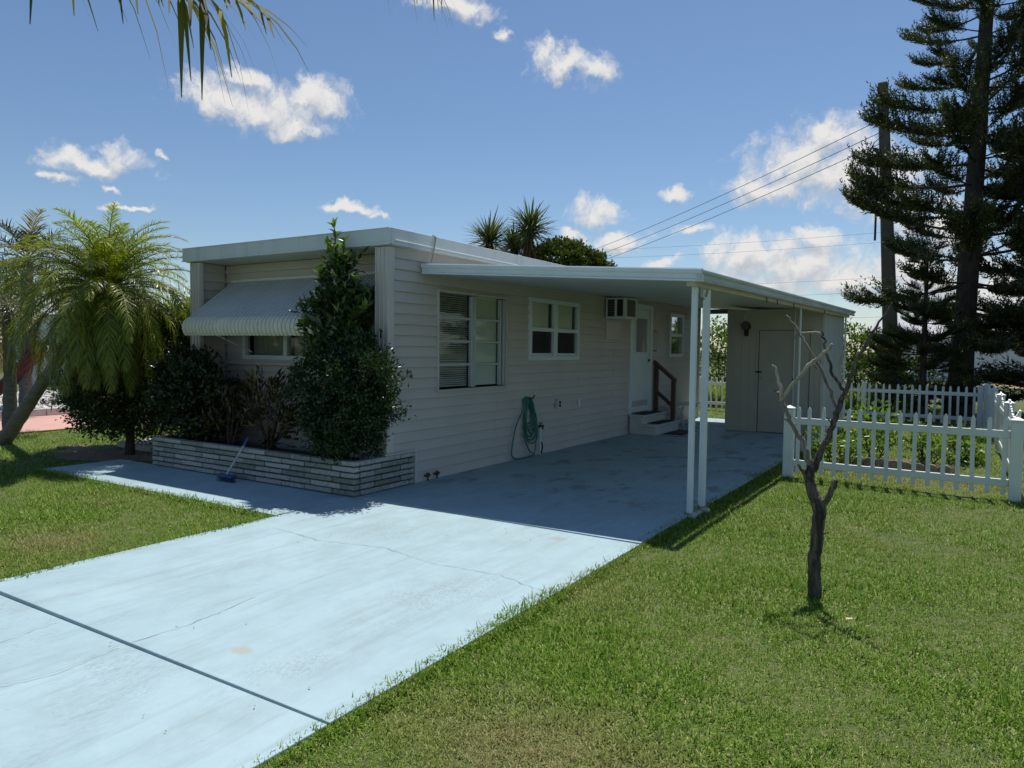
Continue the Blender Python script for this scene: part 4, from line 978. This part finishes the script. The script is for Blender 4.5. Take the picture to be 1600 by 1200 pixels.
shrub('croton_plant', 'low bronze croton at the left foot of the taller one', 'plant', (-8.0, 5.92, .32), [(-8.0, 5.9, .72, .26, .2, .34)], 330, .12, .03, G_CROT, 9, 24, .06, updir=.9)
shrub('planter_bush', 'dense dark bush at the left end of the planter', 'shrub', (-8.75, 5.92, .32),
      [(-8.78, 5.92, .92, .62, .42, .52), (-8.45, 5.90, .72, .36, .3, .34), (-9.05, 5.95, 1.15, .34, .3, .36)], 11000, .07, .036, leaf_mat('very_dark_leaf', [(.016, .03, .009), (.03, .05, .014), (.05, .08, .02)], .32, .2), 14, 150, .07)
shrub('clipped_bush', 'dark rounded bush on a short trunk beside the palm', 'shrub', (-10.42, 6.0, 0),
      [(-10.85, 6.15, .90, 1.05, .8, .68), (-11.5, 6.3, .85, .6, .6, .52), (-10.25, 6.1, .78, .55, .5, .55), (-10.6, 6.3, 1.55, .9, .7, .55)], 26000, .064, .034, leaf_mat('bush_leaf', [(.018, .036, .009), (.04, .07, .014), (.085, .125, .025)], .32, .25), 22, 480, .085, trunk=(.5, .06), bark=BARKD)
shrub('side_shrub', 'lighter green shrub between the palm and the home wall', 'shrub', (-9.95, 7.1, 0),
      [(-9.9, 7.1, 1.6, .62, .6, .75), (-10.5, 7.3, 1.7, .75, .7, .7), (-9.62, 7.0, 2.2, .22, .3, .55), (-9.7, 7.0, 1.0, .4, .5, .6)], 12000, .075, .04, G_HEDGE, 18, 260, .10)
# bed under the bush
mb = MB(); n = 40; vs = [(-10.8, 5.85, -.012)]
for k in range(n): a_ = 2*pi*k/n; r_ = 1+.12*sin(3*a_)+.08*sin(7*a_); vs.append((-10.8+1.15*r_*cos(a_), 5.85+.55*r_*sin(a_), -.024))
mb.add(vs, [(0, 1+k, 1+(k+1) % n) for k in range(n)]); tag(mb.build('bare_earth', mat('litter_earth', (.22, .155, .115), .95, var=.35, scale=18, bump=.6)), 'bare brown earth below the bush', 'earth', kind='structure')
mb = MB(); mb.box(-11.4, -10.35, 6.35, 7.0, -.05, .06); o = mb.build('stepping_slab', CONC, bevel=.01); tag(o, 'grey concrete pad beside the planter end', 'slab')

# ------------------------------------------------------------------ palms
PALM = leaf_mat('palm_leaflet', [(.08, .125, .014), (.155, .21, .022), (.25, .30, .032), (.38, .35, .055)], .34, .42)
PALMD = leaf_mat('palm_leaflet_dark', [(.03, .055, .014), (.06, .095, .02), (.11, .14, .03)], .34, .3)
PALMY = leaf_mat('palm_leaflet_dry', [(.22, .16, .05), (.30, .22, .07), (.17, .15, .04)], .5, .35)
RACH = mat('frond_stalk', (.16, .17, .05), .5, var=.2)
def frond(parent, base, az, el, L_, n, ll, lw, droop, m_, ldroop=.6, vee=.3, name='frond', rr=.011, twist=0., path=None):
    pts = []; p = np.array(base, float); e = el; st = 14; tang = []
    for k in range(st+1):
        d = np.array([cos(az)*cos(e), sin(az)*cos(e), sin(e)]); pts.append(p.copy()); tang.append(d)
        p = p+d*L_/st; e -= droop/st*(.5+1.0*k/st); az += twist/st
        e = max(e, -1.45)
    if path is not None:
        Q = np.array(path, float); T0 = np.linspace(0, len(Q)-1, st+1); pts = np.stack([np.interp(T0, range(len(Q)), Q[:, i]) for i in range(3)], 1)
        for _ in range(2): pts[1:-1] = (pts[:-2]+2*pts[1:-1]+pts[2:])/4
        tang = norm(np.gradient(pts, axis=0))
    pts = np.array(pts); tang = np.array(tang)
    t = np.linspace(.12, 1, n); T = t*st; P = np.stack([np.interp(T, range(st+1), pts[:, i]) for i in range(3)], 1); TG = norm(np.stack([np.interp(T, range(st+1), tang[:, i]) for i in range(3)], 1))
    side = norm(np.cross(TG, np.array([0, 0, 1.])+np.array([1e-3, 2e-3, 0]))); up = np.cross(side, TG)
    allV = []; allF = []; o_ = 0
    prof = np.sin(pi*np.clip(t*.86+.12, 0, 1))**.6
    if path is not None: prof = .8+.2*prof
    for s_ in (-1, 1):
        D = TG*(.45+.6*t[:, None])+side*s_*.85+up*(vee+rng.normal(0, .22, (n, 1)))+rng.normal(0, .17, P.shape)
        V, F = strips(P, D, up+rng.normal(0, .25, P.shape), ll*prof*rng.uniform(.85, 1.1, n), lw, ldroop*rng.uniform(.6, 1.3, n), 3)
        allV.append(V); allF.append(F+o_); o_ += len(V)
    V = np.concatenate(allV); F = np.concatenate(allF)
    mb = MB(); mb.tube(pts, list(np.linspace(rr, rr*.25, st+1)), 5, False)
    V2 = np.array(mb.v); F2 = np.array(mb.f)+len(V)
    pl_ = np.array(parent.location)
    me = arr_mesh('frond', np.concatenate([V, V2])-pl_, np.concatenate([F, F2]), [m_, RACH], [0]*len(F)+[1]*len(F2))
    return link(name, me, parent)
def palm(name, label, base, path, rads, crown, nfr, L_, ll, lw, m_, els=(1.35, -.55), seed=1, dry=4, n=38, group=None, ldroop=.6, bark=BARKP, droop=(1.2, 2.0)):
    t = empty(name, base, label, 'tree', group); r_ = random.Random(seed)
    P = np.array(path, float); T = np.linspace(0, len(P)-1, 30); Q = np.stack([np.interp(T, range(len(P)), P[:, i]) for i in range(3)], 1)
    for _ in range(3): Q[1:-1] = (Q[:-2]+2*Q[1:-1]+Q[2:])/4
    R_ = np.interp(T, range(len(P)), rads)*(1+.06*np.sin(np.arange(30)*2.4))
    mb = MB(); mb.tube(Q, list(R_), 12, True, .12); mb.build('trunk', bark, t, smooth=True)
    for k in range(nfr):
        s = k/(nfr-1); el = els[0]+(els[1]-els[0])*s**.9; az = k*2.39996+r_.uniform(-.2, .2)
        dry_ = k >= nfr-dry
        frond(t, np.array(crown)+np.array([cos(az)*.05, sin(az)*.05, -.12*s]), az, el+r_.uniform(-.12, .12), L_*r_.uniform(.8, 1.12)*(.8+.3*min(1, s*2)), n, ll, lw, r_.uniform(*droop)*(.75+.4*s), PALMY if dry_ or r_.random() < .03 else m_, ldroop*(.35+.9*s), .45-.3*s)
    return t
palm('date_palm', 'leaning palm with feathery drooping crown left of the home', (-13.2, 5.5, 0), [(-13.3, 5.5, -.1), (-12.4, 5.6, .76), (-11.6, 5.7, 1.5), (-10.42, 5.66, 2.40)], [.125, .095, .09, .10], (-10.36, 5.66, 2.45), 140, 1.5, .25, .0125, PALM, (1.45, -1.0), 3, 9, 80, droop=(1.4, 2.5), ldroop=1.0)
palm('date_palm', 'second feathery palm cut off by the left edge behind the first', (-14.6, 6.2, 0), [(-14.6, 6.2, -.1), (-14.55, 6.2, 1.0), (-14.45, 6.15, 2.2)], [.13, .10, .10], (-14.4, 6.15, 2.35), 34, 1.3, .32, .013, PALMD, (1.2, -.9), 8, 6, 44)
palm('cabbage_palm', 'dark taller palm standing farther off at the left edge', (-18.5, 8.2, 0), [(-18.5, 8.2, -.1), (-18.4, 8.2, 1.8), (-18.3, 8.2, 3.5)], [.16, .13, .13], (-18.3, 8.2, 3.6), 34, 1.5, .42, .03, leaf_mat('far_palm_leaf', [(.02, .035, .012), (.04, .06, .018)], .4, .2), (1.3, -.6), 12, 4, 26)
# the palm at the left of the drive that hangs into the top of the picture
op = empty('overhanging_palm', (-5.95, .3, 0), 'palm whose frond tips hang in at the top edge', 'tree')
def over_palm():
    mb = MB(); T = np.linspace(0, 1, 24); mb.tube([(-5.95+.1*t, .3+.06*t, -.05+4.3*t) for t in T], [.16-.05*t+.008*sin(i*2.2) for i, t in enumerate(T)], 12, True, .1); mb.build('trunk', BARKP, op, smooth=True)
    c = np.array([-5.85, .36, 4.25])
    LF = leaf_mat('strap_leaflet', [(.05, .055, .018), (.09, .09, .022), (.17, .15, .025), (.30, .24, .03)], .65, .4, .15)
    aim = lambda x, y: math.atan2(y-c[1], x-c[0])
    frond(op, c, 0, 0, 1, 30, .36, .036, 1, LF, 1.5, .0, rr=.012, path=[c, (-4.7, .95, 4.2), (-3.6, 1.4, 3.55), (-2.86, 1.77, 3.10), (-2.62, 1.86, 2.99)])
    frond(op, c, 0, 0, 1, 28, .36, .034, 1, LF, .8, .0, rr=.012, path=[c, (-4.6, 1.0, 4.3), (-3.4, 1.55, 3.55), (-2.78, 1.87, 3.13), (-2.49, 1.97, 2.985)])
    frond(op, c, 0, 0, 1, 40, .16, .012, 1, LF, 1.4, .0, rr=.012, path=[c, (-4.2, 1.2, 4.5), (-2.8, 1.9, 3.75), (-2.05, 2.33, 3.22), (-1.84, 2.35, 3.03)])
    r_ = random.Random(5)
    for k in range(12):
        az = aim(-3.8, 1.3)+radians(75+k*19)
        frond(op, c, az, r_.uniform(.1, 1.0), 2.7, 30, .5, .028, 1.4, LF, 1.3, .1, rr=.02)
over_palm()
# trees behind the roof
YUC = leaf_mat('yucca_leaf', [(.05, .075, .03), (.09, .125, .045), (.14, .17, .06)], .35, .2)
YUCD = leaf_mat('yucca_dead_leaf', [(.17, .12, .075), (.24, .17, .11), (.12, .085, .055)], .7, .2)
yt = empty('yucca_tree', (-12.0, 19, 0), 'spiky yucca with three heads rising behind the roof', 'tree')
def yucca():
    heads = [(-12.85, 19.0, 5.02, 1.3), (-12.1, 19.3, 4.85, 1.15), (-11.35, 19.0, 5.3, 1.3)]
    mb = MB()
    for (x, y, z, s) in heads: mb.tube([(-12.0, 19, -.05), (-12.0+(x+12)*.35, 19, 1.6), (-12.0+(x+12)*.8, y, 3.4), (x, y, z)], [.3, .2, .15, .12], 9, True, .15)
    mb.build('trunk', BARKD, yt, smooth=True)
    for (x, y, z, s) in heads:
        n = 230; d = rand_dirs(n); d[:, 2] = rng.uniform(-.5, 1.2, n); P = np.tile([x, y, z], (n, 1))+np.array([0, 0, 1])*rng.uniform(-.25, .12, (n, 1))
        V, F = strips(P-np.array(yt.location), d, np.array([.1, .2, 1]), rng.uniform(.55, .85, n)*s, .07, rng.uniform(.0, .3, n), 3)
        link('leaf_head', arr_mesh('leaf_head', V, F, YUC), yt)
        n = 110 if x > -11.5 else 50; d = rand_dirs(n); d[:, 2] = -1.6; P = np.tile([x, y, z-.2], (n, 1))+np.array([0, 0, -1])*rng.uniform(0, .6, (n, 1))
        V, F = strips(P-np.array(yt.location), d, np.array([.9, .2, .1]), rng.uniform(.5, .9, n), .07, .3, 2)
        link('dead_skirt', arr_mesh('dead_skirt', V, F, YUCD), yt)
yucca()
shrub('round_tree', 'dense dark round crowned tree behind the carport roof', 'tree', (-10.4, 20.4, 0),
      [(-10.9, 20.4, 3.65, 1.6, 1.4, 1.35), (-11.4, 20.2, 3.8, 1.0, .9, 1.0), (-10.1, 20.3, 3.4, .95, .9, .95), (-10.8, 20, 4.05, 1.15, 1.0, .9)], 34000, .10, .07, leaf_mat('round_tree_leaf', [(.035, .055, .010), (.07, .095, .014), (.11, .135, .02)], .4, .25), 20, 620, .075, trunk=(2.6, .16), bark=BARKD, shell=.9)

# ------------------------------------------------------------------ Norfolk-type pines
NEED = leaf_mat('pine_needle', [(.02, .032, .011), (.04, .06, .017), (.085, .105, .028)], .45, .2)
def branch_mesh(seed, L_=1., dens=1.):
    """unit branch along +x, slightly rising, with upcurved cord twigs full of needles"""
    r = np.random.default_rng(seed); st = 10; x = np.linspace(0, 1, st+1); z = .10*np.sin(x*pi*.9)*-1*.5+.10*x**2
    mb = MB(); ax = np.stack([x, np.zeros(st+1), z], 1); mb.tube(ax, list(np.linspace(.016, .005, st+1)), 5, False)
    P = []; D = []
    nc = int(88*dens)
    for k in range(nc):
        s = .36+.64*(k/nc)**.8; b0 = np.array([s, 0, np.interp(s, x, z)]); sd = 1 if k % 2 else -1
        l = (.17+.17*sin(pi*min(1, s*.9)))*r.uniform(.7, 1.15); dr = np.array([.75+r.normal(0, .15), sd*r.uniform(.25, .85), r.uniform(-.35, .15)]); dr /= np.linalg.norm(dr)
        m_ = 15
        for j in range(m_):
            t = j/(m_-1); p = b0+dr*l*t+np.array([0, 0, 1])*l*(.75*t*t-.15*t); tg = dr+np.array([0, 0, 1])*(1.5*t-.15); tg /= np.linalg.norm(tg)
            for q in range(2):
                P.append(p+r.normal(0, .004, 3)); d = tg*.9+norm(r.normal(size=3))*.75; D.append(d)
    P = np.array(P); D = np.array(D)
    V, F = leaf_arrays(P, D, norm(r.normal(size=P.shape)), r.uniform(.035, .06, len(P)), .014, .1, .3)
    F4 = np.array(mb.f); F3 = np.concatenate([F4[:, [0, 1, 2]], F4[:, [0, 2, 3]]]); n0 = len(V)
    return arr_mesh('branch', np.concatenate([V, np.array(mb.v)]), np.concatenate([F, F3+n0]), [NEED, BARKD], [0]*len(F)+[1]*len(F3))
BR = [branch_mesh(40+i) for i in range(6)]
def pine(name, label, base, top, r0, whorls, zlow, Lmax, seed, per=6, Lmin=.4, first=None):
    t = empty(name, base, label, 'tree', 'tall dark pines beyond the garden'); r = random.Random(seed); b = np.array(base, float); tp = np.array(top, float)
    mb = MB(); T = np.linspace(0, 1, 24); mb.tube([b*(1-s)+tp*s+np.array([0, 0, -.1 if s == 0 else 0]) for s in T], [r0*(1-s)**.8*(1+.35*math.exp(-s*22))+.02 for s in T], 12, True, .1); mb.build('trunk', BARKD, t, smooth=True)
    for k in range(whorls):
        s = k/(whorls-1); h = zlow+(tp[2]-zlow)*s; c = b+(tp-b)*(h-b[2])/(tp[2]-b[2]); a0 = r.uniform(0, 6)
        for j in range(per):
            L_ = max(Lmin, Lmax*(1-s)**.75*r.uniform(.6, 1.12)*(.8 if s < .06 else 1))
            o = link('branch', r.choice(BR), t); o.location = Vector(c+np.array([0, 0, r.uniform(-.1, .1)])-b)
            o.rotation_euler = (r.uniform(-.25, .25), r.uniform(-.30, .02)+(.28 if s < .12 else 0), a0+2*pi*j/per+r.uniform(-.3, .3)); o.scale = (L_, L_*r.uniform(.75, 1.0), L_*r.uniform(.75, 1.05))
    return t
pine('tall_pine', 'tall dark pine with tiered branches beside the utility pole', (-.15, 22.6, 0), (.28, 22.6, 17.5), .27, 25, 2.2, 3.3, 2, 6)
pine('tall_pine', 'second dark pine cut off by the right edge', (2.75, 23.6, 0), (2.9, 23.6, 18), .26, 30, 1.0, 3.2, 9, 8)
pine('young_pine', 'low bushy young pine at the foot of the utility pole', (-.95, 21.3, 0), (-.95, 21.3, 4.3), .08, 11, .5, 1.55, 5, 7)

# ------------------------------------------------------------------ utility pole and lines
up = empty('utility_pole', (-2.25, 26.0, 0), 'tall tapering concrete utility pole left of the pine', 'utility pole')
mb = MB()
wb, wt, hh = .23, .14, 10.2
bx, tx = -1.97, -2.58
mb.add([(bx-wb, 26-wb, -.1), (bx+wb, 26-wb, -.1), (bx+wb, 26+wb, -.1), (bx-wb, 26+wb, -.1), (tx-wt, 26-wt, hh), (tx+wt, 26-wt, hh), (tx+wt, 26+wt, hh), (tx-wt, 26+wt, hh)], [(3,2,1,0),(4,5,6,7),(0,1,5,4),(1,2,6,5),(2,3,7,6),(3,0,4,7)])
mb.build('shaft', mat('pole_concrete', (.13, .115, .095), .85, var=.2, scale=3, stretch=(1, 1, .3), bump=.2), up, bevel=.03)
mb = MB(); mb.tube([(-2.62, 25.72, 8.0), (-2.62, 25.70, 5.2)], .035, 7); mb.tube([(-2.62, 25.70, 8.0), (-2.72, 25.66, 8.05)], .07, 8); mb.build('riser_pipe', BRASS, up)
mb = MB(); mb.tube([(-2.72, 25.66, 8.05), (-2.95, 25.7, 7.8), (-2.75, 25.8, 8.3), (-2.5, 25.8, 8.5)], .012, 5); mb.build('drip_loop', BLACK, up)
WIRE = mat('wire_grey', (.09, .09, .095), .6)
for (z, z1, lab) in ((9.0, 7.55, 'uppermost of the three thick power lines left of the pole'), (8.6, 7.15, 'middle of the three thick power lines left of the pole'), (8.25, 6.75, 'lowest of the three thick power lines left of the pole')):
    A = np.array([-2.5, 25.7, z]); B = np.array([-19.2, 38.6, z1-.2]); P = [A+(B-A)*s-np.array([0, 0, 1.0])*4*s*(1-s)*.18 for s in np.linspace(0, 1, 24)]
    mb = MB(); mb.tube(P, .011, 5); o = mb.build('power_line', WIRE); tag(o, lab, 'power line', 'overhead lines')
for k, (z, lab) in enumerate(((9.6, 'top thin distant line in the sky behind the shed'), (8.9, 'second thin distant line in the sky behind the shed'), (6.4, 'third thin distant line above the shed roof'), (5.4, 'fourth thin distant line above the shed roof'), (3.6, 'lowest thin distant line seen beside the shed'))):
    A = np.array([-30, 56., z+.6]); B = np.array([22, 60., z+2.4]); P = [A+(B-A)*s-np.array([0, 0, .8])*4*s*(1-s) for s in np.linspace(0, 1, 16)]
    mb = MB(); mb.tube(P, .008, 5); o = mb.build('power_line', WIRE); tag(o, lab, 'power line', 'overhead lines')

# ------------------------------------------------------------------ garden behind the fence, background
for i, (x, y, h, w_, lab) in enumerate(((-1.62, 11.3, .5, .34, 'leafy green garden plant next to the fence post by the shed'), (-1.15, 12.0, .85, .36, 'tallest leafy shrub behind the near picket fence'), (-.45, 11.9, .5, .3, 'leafy garden plant behind the middle of the near fence'), (.0, 12.8, .38, .26, 'small garden plant at the right behind the near fence'))):
    shrub('garden_plant', lab, 'plant', (x, y, -.03), [(x, y, h*.62, w_, w_, h*.42), (x+.1, y-.05, h*.4, w_*.8, w_*.8, h*.3)], 420, .085, .045, G_BRIGHT, 14, 34, .08, stem_r=.011, group='plants behind the near picket fence')
eb = empty('bed_edging', (-.85, 11.5, 0), 'scalloped brown edging stones round the garden bed', 'edging')
for k in range(9):
    mb = MB(); x = -1.45+k*.155; y = 11.42+.10*sin(k*.7); pts = [(x-.075, y, -.03), (x+.075, y, -.03)]+[(x+.075*cos(a_), y, .06+.05*sin(a_)) for a_ in np.linspace(0, pi, 7)]
    mb.prism(pts, (0, y, 0), (0, y+.06, 0)); mb.build('edging_stone', mat('brown_stone', (.25, .2, .165), .9, var=.25, scale=14, bump=.5), eb, bevel=.006)
mb = MB(); vs = []
for k in range(30): a_ = 2*pi*k/30; r_ = .75+.1*sin(3*a_); vs.append((-.75+r_*cos(a_), 12.1+.55*r_*sin(a_), -.02))
mb.add(vs, [tuple(range(30))]); tag(mb.build('garden_bed', SOIL), 'dark soil bed inside the edging stones', 'earth', kind='structure')
mb = MB(); mb.tube([(.02+.24*cos(a_), 13.6+.24*sin(a_), .06) for a_ in np.linspace(0, 2*pi, 25)], .035, 8, False); o = mb.build('ring_pot', CONC, smooth=True); tag(o, 'round pale rim of a basin on the lawn behind the fence', 'basin')
# hedge-like shrubs along the rear lot
for i, (x, y, h, w_, lab, m_) in enumerate(((-8.6, 23.0, 2.9, 1.3, 'tall leafy shrub seen in the gap past the carport', G_HEDGE), (-6.6, 23.5, 2.5, 1.2, 'leafy rear shrub right of the carport gap', G_HEDGE), (-2.7, 23.4, 2.4, 1.0, 'bright green shrub just right of the shed corner', G_HEDGE), (-4.4, 23.6, 2.3, 1.1, 'rear shrub hidden behind the shed', G_HEDGE), (-1.6, 23.8, 2.0, .9, 'green shrub behind the foot of the utility pole', G_HEDGE))):
    if 'hidden' in lab: continue
    shrub('rear_shrub', lab, 'shrub', (x, y, 0), [(x, y, h*.55, w_, .9, h*.45), (x+.4, y-.3, h*.35, w_*.8, .8, h*.35), (x-.3, y, h*.8, w_*.5, .5, h*.25)], 3200, .12, .07, m_, 12, 130, .13, group='shrubs along the rear of the lot')
for i, (x, y, lab) in enumerate(((-7.9, 21.4, 'yellow green grassy plant low in the carport gap'), (-6.7, 21.6, 'yellow green grassy plant beside the shed wall'), (-2.35, 21.4, 'yellow green grassy plant right of the shed'))):
    t = empty('grassy_plant', (x, y, 0), lab, 'plant', 'yellow green plants along the back fence'); n = 420
    P = np.stack([rng.normal(0, .35, n), rng.normal(0, .25, n), np.full(n, 0.)], 1); d = rand_dirs(n)*.6; d[:, 2] = 1
    V, F = strips(P, d, np.array([.1, .3, 1]), rng.uniform(.7, 1.35, n), .05, rng.uniform(.2, .9, n), 3); link('blades', arr_mesh('blades', V, F, leaf_mat('lime_blade', [(.13, .19, .03), (.22, .29, .05)], .4, .4)), t)
def block_house(name, label, x0, x1, y0, y1, h, rh, wallm, roofm, wins, roofdir='x'):
    t = empty(name, ((x0+x1)/2, (y0+y1)/2, 0), label, 'house')
    mb = MB(); mb.box(x0, x1, y0, y1, -.05, h); w_ = mb.build('wall', wallm, t)
    ym_ = (y0+y1)/2; mb = MB(); e = .4
    mb.prism([(x0-e, y0-e, h+.003), (x0-e, y1+e, h+.003), (x0-e, ym_, h+rh)], (x0-e, 0, 0), (x1+e, 0, 0)); mb.build('roof', roofm, t)
    for (a, b, c, d) in wins:
        mb = MB(); mb.box(a, b, y0-.05, y0-.002, c, d); wd = mb.build('window', WHITE, t)
        mb = MB(); mb.box(a+.07, b-.07, y0-.056, y0-.051, c+.07, d-.07); mb.build('pane', mat('far_glass', (.05, .06, .07), .1), wd)
    for k in range(9):
        z = .3+k*(h-.4)/9; mb = MB(); mb.box(x0, x1, y0-.02, y0-.001, z, z+.03); mb.build('lap_line', wallm, w_)
WALLB = mat('far_white_wall', (.62, .66, .70), .7, var=.06, scale=.6)
WALLR = mat('far_roof', (.42, .43, .44), .8, var=.12)
block_house('distant_house', 'pale bungalow beyond the lawn behind the pines', -5, 9, 52, 60, 2.9, 1.2, WALLB, WALLR, [(-2, -.6, 1.1, 2.2), (4.2, 5.4, 1.1, 2.2), (7, 8.2, 1.1, 2.2)])
block_house('neighbour_house', 'white neighbouring home at the far left edge', -36, -24.5, 15.5, 22, 2.8, .6, mat('neighbour_wall', (.72, .72, .72), .7, var=.05), WALLR, [(-27.5, -26.3, 1, 2.1), (-31, -29.8, 1, 2.1)])
mb = MB(); mb.add([(-60, 44, -.02), (60, 44, -.02), (60, 48.5, -.02), (-60, 48.5, -.02)], [(0, 1, 2, 3)]); tag(mb.build('dirt_track', mat('dry_track', (.36, .28, .17), .95, var=.2, scale=1)), 'dry tan strip of ground beyond the rear lawn', 'track', kind='structure')
# neighbour drive, kerb, gravel bed, agave
mb = MB(); mb.box(-17.3, -14.4, 6.2, 30, -.02, .0); o = mb.build('neighbour_drive', mat('pink_paint', (.58, .33, .27), .8, var=.1, scale=1.5, bump=.1)); tag(o, 'pink painted drive of the neighbouring lot', 'paving', kind='structure')
kb = empty('garden_kerb', (-17.4, 12, 0), 'low whitish block kerb along the pink drive', 'kerb')
for k in range(22):
    mb = MB(); y = 6.3+k*.6; mb.box(-17.5, -17.31, y, y+.585, -.02, .16); mb.build('kerb_block', mat('kerb_white', (.55, .54, .52), .85, var=.15, scale=5), kb, bevel=.01)
mb = MB(); mb.box(-24.3, -17.52, 5.8, 20, -.02, .10); o = mb.build('gravel_bed', mat('white_gravel_base', (.5, .47, .43), .9, var=.3, scale=30, bump=.8)); tag(o, 'bed of white gravel behind the kerb', 'gravel', kind='structure')
def stones():
    n = 2600; P = np.stack([rng.uniform(-24.2, -17.55, n), rng.uniform(6.5, 14, n), np.full(n, .10)], 1); mbv = []; F = []
    base = np.array([(1,0,0),(-1,0,0),(0,1,0),(0,-1,0),(0,0,1),(0,0,-1)], float); fc = np.array([(0,2,4),(2,1,4),(1,3,4),(3,0,4),(2,0,5),(1,2,5),(3,1,5),(0,3,5)])
    V = (P[:, None]+base[None]*rng.uniform(.03, .085, (n, 1, 1))*rng.uniform(.6, 1.3, (n, 6, 1))).reshape(-1, 3); F = (np.arange(n)[:, None, None]*6+fc[None]).reshape(-1, 3)
    o = link('gravel', arr_mesh('gravel', V, F, leaf_mat('gravel_stone', [(.5, .47, .43), (.68, .65, .6), (.36, .32, .28)], .9, .0))); tag(o, 'loose white gravel stones of the neighbouring bed', 'gravel', kind='stuff')
stones()
ag = empty('agave_plant', (-19.3, 9.6, .1), 'dark spiky agave on the white gravel bed', 'plant')
n = 130; d = rand_dirs(n); d[:, 2] = np.abs(d[:, 2])*.9+.15; V, F = strips(np.zeros((n, 3)), d, np.array([.1, .2, 1]), rng.uniform(.8, 1.35, n), .10, rng.uniform(0, .4, n), 3)
link('leaves', arr_mesh('leaves', V, F, leaf_mat('agave_leaf', [(.012, .02, .012), (.03, .045, .025)], .5, .05)), ag)
rt = empty('red_cordyline', (-19.2, 7.7, .08), 'dark red leaning cordyline trunk behind the palms', 'plant')
mb = MB(); mb.tube([(-19.4, 7.5, .05), (-18.6, 7.95, .8), (-17.9, 8.3, 1.5)], [.12, .14, .16], 9, True, .3); mb.build('trunk', mat('red_bark', (.10, .03, .03), .9, var=.4, scale=10, bump=.8), rt)
n = 90; d = rand_dirs(n); d[:, 2] = d[:, 2]*.6+.3; V, F = strips(np.tile([-17.85+19.2, 8.3-7.7, 1.45], (n, 1)), d, np.array([.1, .2, 1]), rng.uniform(.4, .8, n), .06, rng.uniform(.3, 1.2, n), 3)
link('leaves', arr_mesh('leaves', V, F, leaf_mat('cordyline_leaf', [(.08, .02, .02), (.18, .07, .03), (.2, .14, .04)], .5, .2)), rt)
# a dry leaf and debris on the lawn
mb = MB(); mb.add([(-.55, 4.63, .03), (-.515, 4.615, .045), (-.52, 4.65, .04), (-.56, 4.66, .03)], [(0, 1, 2, 3)]); o = mb.build('dry_leaf', mat('dry_leaf', (.55, .42, .3), .8)); tag(o, 'small dry tan leaf on the grass right of the dead tree', 'leaf')
def litter():
    n = 150; kind = rng.random(n) < .62
    x = np.where(kind, rng.uniform(-5.4, -2.3, n), rng.uniform(-2.1, 1.0, n)); y = rng.uniform(1.4, 9.0, n); z = np.where(kind, .006, .03)
    d = rand_dirs(n); d[:, 2] *= .15; sz = np.where(kind, rng.uniform(.006, .022, n), rng.uniform(.02, .05, n))
    V, F = leaf_arrays(np.stack([x, y, z], 1), d, np.tile([.05, .1, 1.], (n, 1)), sz, sz*.4, .15)
    o = link('leaf_litter', arr_mesh('leaf_litter', V, F, leaf_mat('litter_leaf', [(.05, .04, .03), (.16, .11, .06), (.3, .22, .12)], .8, .1))); tag(o, 'scattered bits of dry leaf on the drive and lawn', 'litter', kind='stuff')
litter()
print('objects', len(bpy.data.objects))
